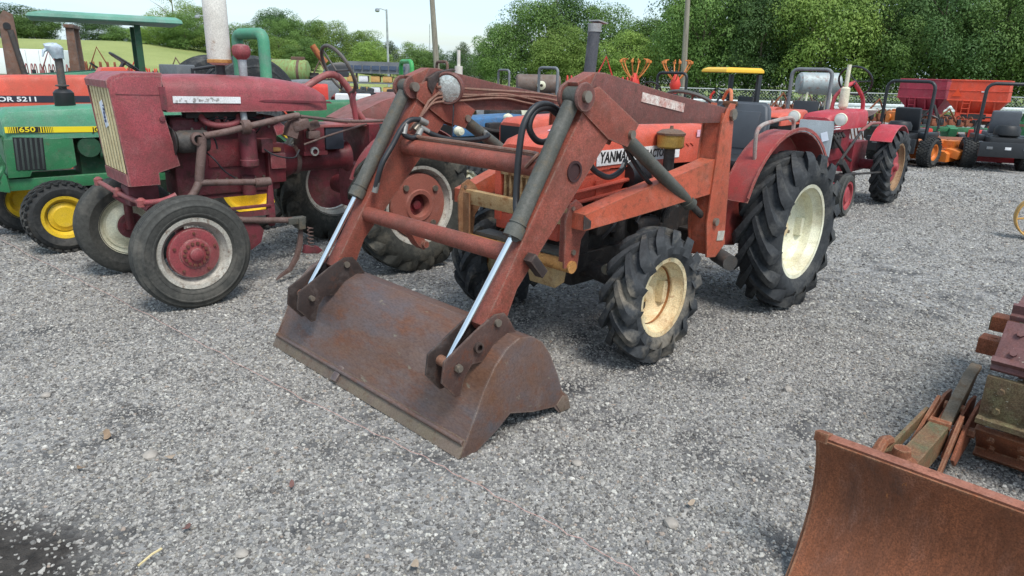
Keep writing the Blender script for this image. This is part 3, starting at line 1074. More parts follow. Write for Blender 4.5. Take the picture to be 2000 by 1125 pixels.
    b = B().cyl((1.13, .34, .93), (1.13, .34, 1.17), .034, n=14).lathe([(.034, .93), (.07, .95), (.075, 1.0), (.034, 1.02)], c=(1.13, .34, 0), axis='z', n=18)
    ac = b.o('air_cleaner', CYLD, T)
    B().lathe([(.001, 1.165), (.075, 1.17), (.083, 1.18), (.083, 1.25), (.001, 1.25)], c=(1.13, .34, 0), axis='z', n=24).o('cleaner_bowl', BRASS, ac)
    B().lathe([(.088, 1.25), (.09, 1.262), (.06, 1.28), (.012, 1.288), (.010, 1.305), (.001, 1.306)], c=(1.13, .34, 0), axis='z', n=24).o('cleaner_cap', paint('cap_rust', '6a5648', '54463c', '6b4630', .4, .6, 9), ac)
    # seat, steering wheel, dash
    b = B().box((.50, 0, 1.10), (.06, .44, .34), bev=.02)
    b.o('dash', DARKB, T)
    b = B().loft([[(x, y, z) for x, y, z in r] for r in (
        [(-.02, -.23, .98), (.02, -.22, .985), (.02, .22, .985), (-.02, .23, .98)],
        [(-.05, -.25, 1.10), (.0, -.24, 1.10), (.0, .24, 1.10), (-.05, .25, 1.10)],
        [(-.09, -.25, 1.30), (-.035, -.235, 1.30), (-.035, .235, 1.30), (-.09, .25, 1.30)],
        [(-.13, -.22, 1.40), (-.075, -.20, 1.40), (-.075, .20, 1.40), (-.13, .22, 1.40)],
        [(-.14, -.17, 1.425), (-.09, -.16, 1.425), (-.09, .16, 1.425), (-.14, .17, 1.425)])])
    b.xf(Matrix.Translation((-.12, .10, 0)))
    bm2 = b.bm
    bmesh.ops.bevel(bm2, geom=[e for e in bm2.edges if e.calc_face_angle(0) > .6], offset=.018, segments=3, affect='EDGES', clamp_overlap=True)
    bk = b.o('seat_back', VINYL, T)
    B().box((-.145, .10, 1.22), (.02, .34, .28), rot=(0, -10, 0), bev=.008).o('back_pad', VINYL, bk)
    B().box((-.185, .0, 1.407), (.02, .12, .035), rot=(0, -10, 0), bev=.006).box((-.18, -.02, 1.385), (.02, .03, .05), rot=(15, 0, 0), bev=.005).o('torn_foam', paint('foam_brown', '7a5138', '4a3428', '4a3426', .4, .9, 14), bk)
    B().box((.05, .10, 1.0), (.42, .46, .07), bev=.025).o('seat_cushion', plain('seat_cushion_black', '2c2d30', .5, 0, .15), T)
    B().box((.0, .10, .90), (.3, .36, .14), bev=.02).o('seat_base', DARKB, T)
    SW = plain('steering_plastic', '55544f', .5, 0, .2)
    def ringpts(c, r, tilt, n=36):
        Mx = Matrix.Translation(c) @ Matrix.Rotation(rad(tilt), 4, 'Y')
        return [Mx @ Vector((r*math.cos(2*math.pi*i/n), r*math.sin(2*math.pi*i/n), 0)) for i in range(n)]
    b = B().tube(ringpts((.47, .06, 1.41), .19, -28), .013, 8, closed=True)
    Mx = Matrix.Translation((.47, .06, 1.41)) @ Matrix.Rotation(rad(-28), 4, 'Y')
    for a in (30, 150, 270):
        b.tube([Mx @ Vector((0, 0, -.03)), Mx @ Vector((.19*math.cos(rad(a)), .19*math.sin(rad(a)), 0))], .009, 6)
    b.tube([Mx @ Vector((0, 0, .01)), Mx @ Vector((0, 0, -.3))], .022, 8)
    b.o('steering_wheel', SW, T)
    # mudguards
    for s in (1, -1):
        a = arc(.02, .56, .695, 152, -4, 18)
        a = [(x, z) for x, z in a]
        top = a[:13]
        fb = B().prism([(x, z) for x, z in a] + [(.40, .46), (.0, .62), (-.4, .72)], s*.465, s*.473)
        fb.prism(thick(a[:16], -.008), s*.47, s*.665)
        fb.prism(thick(arc(.02, .56, .70, 152, 24, 16), .022), s*.665, s*.673)
        f = fb.o('mudguard', FEND, T)
        path = smooth_path([(.47, s*.58, 1.08), (.49, s*.58, 1.24), (.43, s*.58, 1.30), (.25, s*.58, 1.325), (.02, s*.58, 1.34), (-.05, s*.58, 1.31), (-.06, s*.58, 1.25)], 5)
        B().tube(path, .014, 8).o('grab_rail', paint('rail_grey_red', '9a8f88', 'a5453a', '6b3a22', .3, .5, 9), f)
    B().box((.42, .30, .56), (.42, .3, .02), bev=.004).box((.42, -.30, .56), (.42, .3, .02), bev=.004).o('footrest', DARK, T)
    B().cyl((.88, .60, .50), (.98, .76, .49), .05, n=18).o('crossbar_end', CYLD, T)
    # front mount of the loader
    mt = B().box((2.125, 0, .862), (.05, .84, .085), bev=.004).o('front_mount', TANR, T)
    for s in (1, -1):
        b = B()
        b.prism([(2.195, .60), (2.20, .86), (2.17, .94), (2.12, .965), (2.07, .93), (1.99, .82), (2.065, .74), (2.085, .58)], s*.425, s*.437, bev=.002)
        b.box((2.16, s*.40, .74), (.012, .06, .30))
        b.o('mount_plate', LRED if s > 0 else paint('mount_rust', '8d6a4c', '7a4f36', '6b4028', .35, .7, 7), mt)
    B().tube([(2.14, -.43, .60), (2.14, .45, .60)], .035, 14).o('mount_tube', YRUST, mt)
    B().prism([(1.95, .58), (2.10, .56), (2.06, .42), (1.98, .44)], .06, .26, bev=.004).o('mount_hanger', TANR, mt)
    B().box((2.05, 0, .64), (.12, .74, .02)).o('mount_shelf', CYLG, mt)
    for y in (-.43, .437):
        B().cyl((2.13, y, .68), (2.13, y+.012, .68), .016, n=6).o('bolt', BOLT, mt)
        B().cyl((2.15, y, .92), (2.15, y+.01, .92), .012, n=6).o('bolt', BOLT, mt)
    # loader, one set on each side
    for s in (1, -1):
        # upright post: an open channel, its web to the front
        b = B().prism([(1.135, 1.346), (1.18, .756), (1.135, .535), (1.03, .520), (.925, .591), (.944, .67), (1.002, 1.351), (1.0, 1.45), (1.05, 1.455), (1.085, 1.42)], s*.668, s*.68, bev=.002)
        b.prism([(1.135, 1.346), (1.18, .756), (1.135, .535), (1.02, .520), (.925, .591), (.944, .67), (1.002, 1.351), (1.0, 1.45), (1.05, 1.455), (1.085, 1.42)], s*.548, s*.558, bev=.002)
        b.loft([[(1.105, s*.558, 1.40), (1.105, s*.668, 1.40), (1.12, s*.668, 1.40), (1.12, s*.558, 1.40)], [(1.15, s*.558, .76), (1.15, s*.668, .76), (1.165, s*.668, .76), (1.165, s*.558, .76)], [(1.11, s*.558, .55), (1.11, s*.668, .55), (1.125, s*.668, .55), (1.125, s*.558, .55)]])
        po = b.o('upright_post', LORG, T)
        B().cyl((1.03, s*.53, 1.39), (1.03, s*.70, 1.39), .028, n=14).cyl((1.03, s*.68, 1.39), (1.03, s*.697, 1.39), .036, n=6).o('pivot_pin', BOLT, po)
        B().cyl((1.09, s*.53, .755), (1.09, s*.70, .755), .024, n=14).o('pivot_pin', BOLT, po)
        if s > 0:
            B().box((1.0, .683, .655), (.08, .004, .06), rot=(0, -6, 0)).o('maker_plate', paint('plate_grey', 'b5b0a4', '8a8378', '6b4a36', .3, .5, 12), po)
        # side beam from the post forward to the front mount
        b = B()
        y0, y1 = s*.62, s*.46
        def sec(x, y, t, bt, w=.05):
            return [(x, y-w, bt), (x, y+w, bt), (x, y+w, t), (x, y-w, t)]
        b.loft([sec(1.15, y0, 1.135, .93), sec(1.25, y0, 1.115, .925), sec(1.75, s*.54, 1.0, .862), sec(2.15, s*.475, .90, .815)])
        bmesh.ops.bevel(b.bm, geom=[e for e in b.bm.edges if e.calc_face_angle(0) > .8], offset=.006, segments=2, affect='EDGES')
        bo = b.o('side_beam', LORG, T)
        B().prism([(2.10, .86), (2.165, .90), (2.165, .825), (2.10, .825)], s*.527, s*.532).o('patch_plate', BUCKD, bo)
        # boom: rear half
        b = B().prism([(2.30, 1.604), (2.22, 1.602), (1.719, 1.517), (1.04, 1.425), (1.0, 1.40), (1.0, 1.36), (1.04, 1.343), (1.96, 1.362), (2.1, 1.33), (2.40, 1.45)], s*.575, s*.66, bev=.004)
        bo = b.o('boom', LBRN, T)
        # gusset plates at the knee
        for yy in (.672, .562):
            B().prism([(2.290, 1.543), (2.401, 1.514), (2.405, 1.435), (2.196, 1.30), (2.038, 1.255), (1.955, 1.363)], s*yy-.005, s*yy+.005, bev=.001).o('gusset', LRED, bo)
        B().prism([(2.385, 1.49), (2.425, 1.56), (2.30, 1.606), (2.22, 1.604), (2.28, 1.45)], s*.578, s*.657, bev=.004).o('knee_cap', LRED, bo)
        if s > 0:
            B().box((1.73, .6625, 1.465), (.40, .003, .046), rot=(0, -8.5, 0)).o('worn_decal', paint('worn_boom_decal', 'd9d0c6', 'b8503c', '7f443c', .42, .6, 16, .75), bo)
        # boom: front leg
        b = B().prism([(2.389, 1.432), (2.40, 1.47), (2.30, 1.50), (2.181, 1.299), (2.637, .811), (2.781, .66), (2.85, .515), (2.90, .485), (2.955, .49), (2.982, .53), (2.875, .691), (2.751, .886)], s*.572, s*.668, bev=.004)
        lg = b.o('boom_leg', LRED, T)
        B().lathe([(.038, -.004), (.05, -.004), (.05, .006), (.038, .006)], c=(2.428, s*.669, 1.163), n=24).lathe([(.001, -.002), (.04, -.002)], c=(2.428, s*.6705, 1.163), n=24).o('through_hole', plain('hole_dark', '3a2020', .8), lg)
        B().box((2.70, s*.70, .765), (.045, .05, .125), rot=(0, 42, 0), bev=.003).o('stop_bracket', BUCKD, lg)
        # lift cylinder
        c0, c1, c2 = Vector((2.02, s*.62, 1.315)), Vector((1.31, s*.62, .888)), Vector((1.09, s*.62, .757))
        lc = B().cyl(c0, c1, .037, n=18).cyl(c1 + (c0-c1)*.05, c1 - (c0-c1)*.02, .044, n=18).cyl(c0 + Vector((0, -.035, 0)), c0 + Vector((0, .035, 0)), .042, n=16).o('lift_cylinder', CYLG, T)
        B().cyl(c1, c2, .022, n=14).cyl(c2 + Vector((0, -.03, 0)), c2 + Vector((0, .03, 0)), .035, n=14).o('piston_rod', CYLD, lc)
        B().cyl(c0 + Vector((0, -.075, 0)), c0 + Vector((0, .075, 0)), .022, n=12).o('pivot_pin', BOLT, lc)
        # tilt cylinder with a bright rod
        d0, d1, d2 = Vector((2.415, s*.635, 1.50)), Vector((2.785, s*.635, .905)), Vector((3.15, s*.615, .387))
        cc = B().cyl(d0 + (d1-d0)*.06, d1, .038, n=22).cyl(d1 + (d0-d1)*.06, d1 - (d0-d1)*.015, .045, n=22).cyl(d1 + (d0-d1)*.085, d1 + (d0-d1)*.075, .042, n=22).cyl(d0 + Vector((0, -.04, 0)), d0 + Vector((0, .04, 0)), .043, n=18).o('tilt_cylinder', CYLG, T)
        B().cyl(d1, d2, .0155, n=16).o('piston_rod', CHROME, cc)
        B().cyl(d2 + Vector((0, -.045, 0)), d2 + Vector((0, .045, 0)), .024, n=14).o('rod_eye', paint('pin_rust', '8a6450', '5b4034', '6b4030', .4, .6, 9), cc)
        for yy in (-.045, .045):
            B().lathe([(.02, -.009), (.062, -.009), (.066, 0), (.062, .009), (.02, .009)], c=(2.41, s*.64+yy*1.15, 1.497), n=22).o('ear', LBRN, bo)
        B().cyl(d0 + Vector((0, -.085, 0)), d0 + Vector((0, .085, 0)), .026, n=14).o('pivot_pin', BOLT, cc)
    # crossbars
    B().tube([(2.475, -.575, 1.165), (2.475, .575, 1.165)], .048, 20).o('crossbar', LRED, T)
    B().tube([(2.75, -.575, .80), (2.75, .575, .80)], .043, 20).o('crossbar', LRED, T)
    B().prism([(2.72, .78), (2.64, .66), (2.60, .63), (2.57, .66), (2.60, .70), (2.68, .80)], -.32, -.25, bev=.004).cyl((2.60, -.34, .665), (2.60, -.23, .665), .02, n=10).o('parking_stand', LRED, T)
    # hydraulic lines
    b = B()
    for dz, dx in ((0, 0), (.018, .018)):
        b.tube(smooth_path([(2.46+dx, -.56, 1.212+dz), (2.455+dx, -.2, 1.214+dz), (2.455+dx, .2, 1.212+dz), (2.46+dx, .46, 1.212+dz), (2.50+dx, .50, 1.20+dz), (2.51+dx, .45, 1.165)], 4), .009, 6)
    b.tube(smooth_path([(2.27, -.545, 1.50), (1.9, -.545, 1.485), (1.45, -.545, 1.465), (1.2, -.54, 1.44)]), .008, 6)
    b.tube(smooth_path([(2.27, -.545, 1.46), (1.9, -.545, 1.452), (1.45, -.545, 1.44), (1.2, -.53, 1.41)]), .008, 6)
    b.tube(smooth_path([(2.45, -.545, 1.28), (2.32, -.545, 1.40), (2.25, -.545, 1.44), (2.05, -.545, 1.445), (1.75, -.545, 1.46), (1.5, -.545, 1.43), (1.2, -.54, 1.38)]), .008, 6)
    b.tube(smooth_path([(2.47, -.545, 1.26), (2.36, -.545, 1.36), (2.29, -.545, 1.41), (2.1, -.545, 1.42), (1.75, -.545, 1.435), (1.5, -.545, 1.40), (1.2, -.54, 1.36)]), .008, 6)
    b.tube([(2.43, -.545, 1.28), (2.33, -.545, 1.42), (2.25, -.545, 1.47)], .008, 6)
    b.o('hydraulic_pipe', paint('pipe_brown', '7d5a4c', '8f7a68', '5b3a2c', .3, .5, 12), T)
    hs = [
        [(2.76, .60, .89), (2.70, .58, .93), (2.655, .52, 1.0), (2.635, .5, 1.10), (2.625, .5, 1.25), (2.60, .5, 1.37), (2.53, .5, 1.445), (2.44, .5, 1.455), (2.36, .51, 1.42), (2.30, .54, 1.40)],
        [(2.40, .585, 1.375), (2.385, .52, 1.32), (2.45, .5, 1.285), (2.52, .5, 1.30), (2.565, .5, 1.36), (2.53, .5, 1.425), (2.44, .5, 1.44), (2.36, .51, 1.40), (2.28, .54, 1.38)],
        [(2.73, -.53, .93), (2.70, -.5, 1.08), (2.62, -.5, 1.19), (2.56, -.5, 1.275), (2.50, -.5, 1.32), (2.43, -.5, 1.32), (2.38, -.5, 1.30)],
        [(2.53, -.5, 1.30), (2.55, -.49, 1.25), (2.51, -.48, 1.225), (2.46, -.48, 1.235), (2.42, -.5, 1.27)],
        [(2.43, -.5, 1.28), (2.36, -.48, 1.24), (2.24, -.46, 1.205), (2.05, -.46, 1.195), (1.90, -.50, 1.205), (1.85, -.58, 1.22)],
        [(1.95, .575, 1.275), (1.86, .57, 1.19), (1.708, .57, 1.06), (1.486, .57, .93), (1.36, .575, .87)],
        [(2.16, .53, 1.22), (2.10, .5, 1.15), (2.036, .5, 1.105), (1.938, .5, 1.075), (1.842, .5, 1.10), (1.80, .5, 1.155)]]
    for i, p in enumerate(hs):
        b = B().tube(smooth_path(p, 6), .0155 if i != 5 else .012, 10)
        h = b.o('hydraulic_hose', HOSE, T)
        a0, a1 = Vector(p[0]), Vector(p[1])
        c0, c1 = Vector(p[-1]), Vector(p[-2])
        B().cyl(a0, a0+(a1-a0).normalized()*.06, .017 if i < 5 else .013, n=10).cyl(c0, c0+(c1-c0).normalized()*.06, .0185 if i < 5 else .013, n=10).o('hose_fitting', STEEL, h)
    B().box((2.43, -.52, 1.285), (.05, .035, .035), rot=(0, 40, 0), bev=.004).cyl((2.46, -.51, 1.265), (2.40, -.51, 1.325), .014, n=10).o('hose_coupling', BOLT, T)
    B().cyl((2.74, .575, .90), (2.79, .66, .90), .022, n=10).o('hose_elbow', CYLD, T)
    # work lamp on the far knee
    lm = Matrix.Translation((2.20, -.52, 1.495)) @ Matrix.Rotation(rad(32), 4, 'Z') @ Matrix.Rotation(rad(8), 4, 'Y')
    lp = B().lathe([(.001, -.09), (.05, -.085), (.082, -.05), (.092, -.01), (.096, .012), (.088, .022), (.078, .02)], axis='x', n=30).xf(lm).o('work_lamp', LBRN, T)
    B().lathe([(.001, .026), (.04, .024), (.079, .016)], axis='x', n=30).xf(lm).o('lens', plain('lamp_lens', 'e6e6e0', .1, .85, .3, 40, .8, .9), lp)
    B().prism([(2.33, 1.50), (2.33, 1.55), (2.26, 1.585), (2.14, 1.605), (2.12, 1.595), (2.24, 1.565), (2.28, 1.50), (2.30, 1.46)], -.575, -.545, bev=.004).o('lamp_bracket', BUCKD, T)
    B().tube(smooth_path([(2.18, -.50, 1.41), (2.19, -.49, 1.35), (2.20, -.485, 1.28), (2.21, -.48, 1.215)]), .004, 6).o('lamp_wire', HOSE, T)
    # bucket, tipped forward so its back is up
    Y0, Y1 = -.955, .765
    shell = [(3.178, .03), (3.145, .10), (3.10, .19), (3.06, .28), (3.0, .37), (2.93, .435), (2.85, .468), (2.77, .455), (2.70, .41), (2.64, .33), (2.585, .22), (2.54, .11), (2.505, .03)]
    b = B().prism(thick(shell, .008), Y0+.008, Y1-.008)
    bk = b.o('bucket', BUCK, T, ang=30)
    B().prism([(3.205, .0), (3.185, .0), (3.150, .068), (3.162, .074)], Y0+.004, Y1-.004, bev=.002).o('cutting_edge', paint('edge_steel', '75665a', '857a62', '644838', .3, .55, 7, .5, metal=.2), bk)
    B().tube([(3.172, Y0+.01, .062), (3.172, Y1-.012, .062)], .013, 10).o('edge_bar', BUCK, bk)
    B().prism([(3.15, .085), (3.19, .05), (3.215, .02), (3.20, .01), (3.16, .04)], -.28, -.23, bev=.004).o('edge_tab', BUCK, bk)
    for yy in (Y0, Y1-.008):
        side = [(3.19, .0)] + [(x+.004, z+.004) for x, z in shell[:-1]] + [(2.50, .075), (2.475, .0), (2.56, .0), (2.60, .045), (2.75, .07), (2.90, .115), (2.98, .06), (3.10, .0)]
        B().prism(side, yy, yy+.008, bev=.0015).o('side_plate', BUCK, bk)
        B().prism([(2.54, .09), (2.50, .07), (2.478, .0), (2.55, .0), (2.585, .05)], yy-.004, yy+.012, bev=.002).o('heel_plate', MATS['edge_steel'], bk)
    for s in (1, -1):
        for yy in (.565, .675):
            B().prism([(3.228, .335), (3.215, .43), (3.02, .535), (2.925, .575), (2.87, .57), (2.835, .53), (2.785, .445), (2.84, .47), (2.93, .437), (3.0, .37), (3.06, .375), (3.10, .33), (3.125, .245), (3.15, .245)], s*yy-.005, s*yy+.005, bev=.0012).o('hinge_plate', BUCKD if yy < .6 or s < 0 else paint('hinge_rust', '4a3833', '5d443b', '5d3626', .35, .5, 6, edge='7d6a5e'), bk)
        B().cyl((2.915, s*.62-.075, .535), (2.915, s*.62+.075, .535), .017, n=14).o('hinge_pin', BOLT, bk)
        B().cyl((3.145, s*.62-.085, .385), (3.145, s*.62+.085, .385), .014, n=14).cyl((3.145, s*.685, .385), (3.145, s*.697, .385), .020, n=6).o('hinge_pin', BOLT, bk)
        B().lathe([(.014, -.008), (.024, -.008), (.024, .010), (.014, .010)], c=(3.03, s*.688, .45), n=18).o('hinge_ring', BUCKD, bk)
    return T
make_loader_tractor()

# ------------------------------------------------------------------ maroon row-crop tractor
MAR = paint('maroon_paint', '9a474c', '6e4c46', '6f473b', .22, .42, 5, .6, edge='ad938a', speck='7d3e42')
MARP = paint('maroon_faded', '95504f', '7d655e', '6b4a40', .3, .5, 6, .55)
MARD = paint('maroon_dark', '6f3038', '4a3836', '4a332c', .4, .55, 6, .6)
MARC = paint('maroon_casting', '7d2f36', '4a3230', '4a302a', .34, .45, 6, .6, speck='5b2a2e')
WEIGHT = paint('weight_orange_red', '905447', '7a4f44', '6b4438', .25, .6, 4, .4)
OFFW = paint('offwhite_metal', 'd6d2c8', 'a89f92', '8a6a50', .16, .55, 3, .4)
SILV = paint('rim_silver', 'c3bfb4', '8f877a', '6b5140', .32, .5, 7, .5, metal=.3)
PIPEB = paint('pipe_dull_brown', '6b5650', '51443f', '4f382e', .4, .6, 7, .5)
GRLC = paint('grille_cream', 'd6c698', 'b89a66', '8a6238', .25, .6, 9, .4)

GREYB = paint('fan_grey', '4a4644', '3a3634', '5b4438', .3, .6, 8)
def make_maroon():
    T = thing('row_crop_tractor', 'faded maroon old tractor with cream grille slats and tall white muffler', 'tractor', (-1.27, 6.10), 222)
    # front wheels: ribbed tyres
    def hub_near(t):
        d = B().lathe([(.172, .02), (.165, .045), (.12, .052), (.10, .05), (.095, .06), (.07, .068), (.001, .068)], n=36).o('disc', MAR, t)
        b = B()
        for i in range(14):
            a = rad(i*360/14)
            b.cyl((.074*math.cos(a), .06, .074*math.sin(a)), (.074*math.cos(a), .078, .074*math.sin(a)), .011, n=6)
        for i in range(5):
            a = rad(i*72+20)
            b.cyl((.138*math.cos(a), .045, .138*math.sin(a)), (.138*math.cos(a), .062, .138*math.sin(a)), .009, n=6)
        b.o('hub_bolts', paint('bolt_rust', '6b4034', '4a3028', '5b3626', .5, .7, 20), t)
        B().lathe([(.05, .066), (.042, .09), (.025, .10), (.001, .102)], n=20).o('hub_cap', MAR, t)
    wheel(T, 1.73, .585, .378, .385, .17, .23, 'rib', RUBG, SILV, 1, yd=.0, style='none', hub=hub_near, steer=2)
    def hub_off(t):
        B().lathe([(.19, -.03), (.17, -.02), (.12, -.04), (.11, -.055), (.001, -.06)], n=32).o('disc', CREAM, t)
        B().lathe([(.10, -.055), (.09, -.075), (.04, -.085), (.001, -.09)], n=24).o('hub_cap', MARD, t)
    wheel(T, 1.83, -.585, .372, .38, .17, .23, 'rib', RUBG, CREAM, -1, yd=-.02, style='none', hub=hub_off, steer=2)
    # rear wheels
    def hub_w(t):
        wt = B().lathe([(.001, .01), (.085, .01), (.088, .085), (.095, .098), (.125, .100), (.135, .09), (.25, .082), (.262, .068), (.262, .03)], n=44).o('wheel_weight', WEIGHT, t)
        for i in range(4):
            a = rad(i*90+62)
            p = (.20*math.cos(a), .085, .20*math.sin(a))
            B().cyl(p, (p[0], .105, p[2]), .024, n=14).o('weight_bolt', BOLT, wt)
        B().lathe([(.001, .06), (.035, .058), (.04, .035), (.082, .03)], n=20).o('hub', MARC, t)
    wheel(T, 0, .66, .54, .55, .28, .31, 'lug', rubber('rubber_dusty', '33332f', '8a8170', .55), SILV, 1, yd=-.01, style='flat', nl=18, lug=.038, hub=hub_w, spin=12)
    def hub_far(t):
        B().lathe([(.255, .02), (.2, .03), (.1, .05), (.001, .05)], n=36).o('disc', MARD, t)
    wheel(T, .02, -.72, .54, .55, .28, .31, 'lug', MATS['rubber_dusty'], SILV, -1, yd=-.01, style='none', nl=18, lug=.038, spin=3, hub=hub_far)
    # bonnet: long rounded tank hood
    def ring(x, w, top, bot, r):
        pts = []
        for a in range(0, 181, 15):
            c, s_ = math.cos(rad(a)), math.sin(rad(a))
            e = .55
            pts.append((x, w*(abs(c)**e)*(1 if c > 0 else -1), top - r + r*(abs(s_)**e)))
        return [(x, w, bot)] + pts + [(x, -w, bot)]
    rings = [ring(1.70, .275, 1.515, 1.275, .20), ring(1.40, .275, 1.522, 1.272, .20), ring(1.05, .27, 1.515, 1.27, .20), ring(.85, .266, 1.500, 1.268, .19), ring(.68, .258, 1.475, 1.268, .18), ring(.56, .235, 1.435, 1.268, .15), ring(.49, .195, 1.392, 1.268, .11), ring(.462, .14, 1.35, 1.272, .07), ring(.455, .06, 1.32, 1.28, .03)]
    hd = B().loft(rings).o('bonnet', MAR, T)
    B().prism([(1.06, 1.345), (1.02, 1.352), (.50, 1.338), (.48, 1.322), (1.02, 1.336)], .262, .272).o('side_crease', MARD, hd)
    dc = B().box((1.425, .2775, 1.354), (.455, .004, .045), rot=(0, -.8, 0)).o('side_decal', WHITE, hd)
    rnd = random.Random(9)
    b = B()
    for i in range(26):
        x = rnd.uniform(1.35, 1.63)
        b.box((x, .2802, 1.354+rnd.uniform(-.012, .012)), (rnd.uniform(.004, .018), .002, rnd.uniform(.004, .018)), rot=(0, rnd.uniform(-30, 30), 0))
    b.o('worn_print', plain('print_grey', 'aaa6a2', .7), dc)
    # front shell with the grille
    sh = B()
    out_ = [(2.035, 1.44), (2.04, 1.475), (2.01, 1.505), (1.94, 1.525), (1.71, 1.528), (1.73, 1.29), (1.66, .92), (1.80, .88), (1.80, .80), (1.985, .80), (1.99, .88)]
    for s in (1, -1):
        sh.prism(out_, s*.285, s*.302, bev=.002)
    cap = [(1.71, 1.528), (1.94, 1.525), (2.01, 1.505), (2.045, 1.475), (2.04, 1.43), (2.02, 1.43), (2.02, 1.46), (1.99, 1.485), (1.93, 1.505), (1.71, 1.508)]
    sh.prism(cap, -.300, .300, bev=.002)
    sh.prism([(1.99, .88), (2.0, .88), (1.995, .80), (1.985, .80), (1.80, .80), (1.80, .81), (1.975, .81)], -.284, .284)
    shell = sh.o('front_shell', MAR, T)
    B().prism([(1.975, .875), (1.9915, .875), (2.0245, 1.44), (2.008, 1.44)], -.284, .284).o('grille_backing', plain('backing_brown', '4a3018', .8), shell)  # rusty dark brown backing, seen as stripes between the cream slats
    for i in range(7):
        y = -.24 + i*.08
        B().loft([[(x-.006, y-.026, z), (x+.002, y-.022, z), (x+.002, y+.022, z), (x-.006, y+.026, z)] for x, z in ((1.994, .885), (2.026, 1.43))]).o('grille_slat', GRLC, shell)
    tg = B().box((2.021, .02, 1.255), (.003, .085, .17), rot=(14, 4, 0)).o('lot_tag', plain('tag_paper', 'dfe2ea', .6, 0, .05), shell)
    text('13829', .05, plain('tag_ink', '31406b', .7), tg, (2.026, .035, 1.325), (rad(90), rad(90), rad(90)), bold=True)
    B().lathe([(.001, 0), (.018, 0), (.018, .01), (.001, .012)], c=(1.74, .302, 1.235), n=12).o('latch', MARD, shell)
    B().prism([(1.735, 1.29), (1.74, 1.44), (1.70, 1.44), (1.70, 1.29)], .302, .306).prism([(2.0, 1.395), (1.72, 1.39), (1.72, 1.384), (2.0, 1.389)], .3015, .304).o('seam', MARD, shell)
    # muffler and pre-cleaner
    B().cyl((1.22, 0, 1.47), (1.22, 0, 1.62), .034, n=16).o('exhaust_pipe', DARKB, T)
    B().lathe([(.05, 1.585), (.078, 1.60), (.082, 1.64), (.082, 2.35), (.06, 2.40), (.03, 2.42)], c=(1.22, 0, 0), axis='z', n=28, caps=True).o('muffler', OFFW, T)
    B().lathe([(.082, 1.60), (.086, 1.602), (.086, 1.622), (.082, 1.625)], c=(1.22, 0, 0), axis='z', n=28).o('muffler_band', YRUST, T)
    B().tube([(1.09, .10, 1.44), (1.095, .10, 1.66)], .026, 14, r2=.034).o('intake_stem', GALV, T)
    B().lathe([(.03, 1.625), (.055, 1.65), (.064, 1.665), (.066, 1.70), (.055, 1.725), (.02, 1.735), (.001, 1.736)], c=(1.095, .10, 0), axis='z', n=24).o('intake_cap', MAR, T)
    # engine
    b = B().box((1.27, 0, .95), (.76, .28, .56), bev=.02).box((1.27, 0, .70), (.66, .24, .12), bev=.02)
    b.o('engine_block', MARD, T)
    b = B().tube(smooth_path([(1.45, .15, 1.25), (1.43, .2, 1.20), (1.36, .21, 1.175), (1.27, .21, 1.175), (1.20, .2, 1.20), (1.18, .15, 1.25)]), .024, 10)
    for x in (1.28, 1.34):
        b.cyl((x, .14, 1.25), (x, .2, 1.19), .018, n=8)
    b.o('manifold', MAR, T)
    b = B().box((1.30, .13, 1.245), (.5, .1, .04), bev=.005)
    for i in range(4):
        b.cyl((1.12+.12*i, .16, 1.2), (1.12+.12*i, .16, 1.26), .014, n=8)
    b.o('cylinder_head', DARK, T)
    g = B().lathe([(.001, 1.45), (.07, 1.45), (.078, 1.47), (.078, 1.63), (.07, 1.645), (.072, 1.66), (.02, 1.675), (.001, 1.675)], c=(0, .26, 1.075), axis='x', n=24).o('generator', CYLD, T)
    B().lathe([(.09, 1.675), (.095, 1.685), (.06, 1.69), (.02, 1.69)], c=(0, .26, 1.075), axis='x', n=24).o('pulley', DARK, g)
    B().lathe([(.05, .87), (.066, .885), (.068, .925), (.062, .93), (.062, 1.13), (.05, 1.145), (.001, 1.15)], c=(1.165, .26, 0), axis='z', n=22).o('oil_filter', MARD, T)
    B().cyl((1.165, .24, 1.15), (1.165, .22, 1.27), .024, n=12).o('filler_tube', GALV, T)
    B().cyl((1.16, .2, .66), (1.16, .2, .80), .05, n=14).box((1.02, .2, 1.02), (.09, .12, .10), bev=.008).o('regulator', MARD, T)
    b = B().lathe([(.001, .86), (.13, .86), (.135, .80), (.11, .74), (.10, .70), (.10, .30), (.13, .26), (.001, .24)], c=(0, .04, .88), axis='x', n=28)
    b.box((.93, .05, .88), (.14, .30, .30), bev=.02)
    b.o('torque_tube', MARC, T)
    B().lathe([(.11, .74), (.116, .735), (.116, .705), (.105, .70)], c=(0, .04, .88), axis='x', n=28).o('torque_band', PIPEB, T)
    B().box((.93, .215, .90), (.12, .03, .12), bev=.01).o('inspection_cover', MAR, T)
    B().box((.95, .21, .985), (.09, .05, .03), bev=.008).o('orange_cap', YRUST, T)
    B().box((.62, .12, 1.04), (.18, .2, .22), bev=.015).box((.62, .12, .94), (.2, .22, .03)).o('hydraulic_box', MARC, T)
    B().lathe([(.02, .215), (.035, .22), (.035, .235), (.02, .24)], c=(.63, 0, .955), n=16).o('hose_port', SILV, T)
    B().box((.44, .12, 1.05), (.16, .18, .18), bev=.012).o('battery', plain('battery_blue_black', '2b3038', .5), T)
    B().box((.40, .05, 1.145), (.62, .34, .02), bev=.004).box((.12, 0, 1.16), (.4, .42, .02)).o('platform', MARP, T)
    b = B().box((.02, 0, .62), (.34, .5, .42), bev=.04).box((.1, 0, .98), (.1, .5, .34), bev=.01)
    b.cyl((0, -.62, .54), (0, .62, .54), .085, n=18)
    b.o('rear_housing', MARC, T)
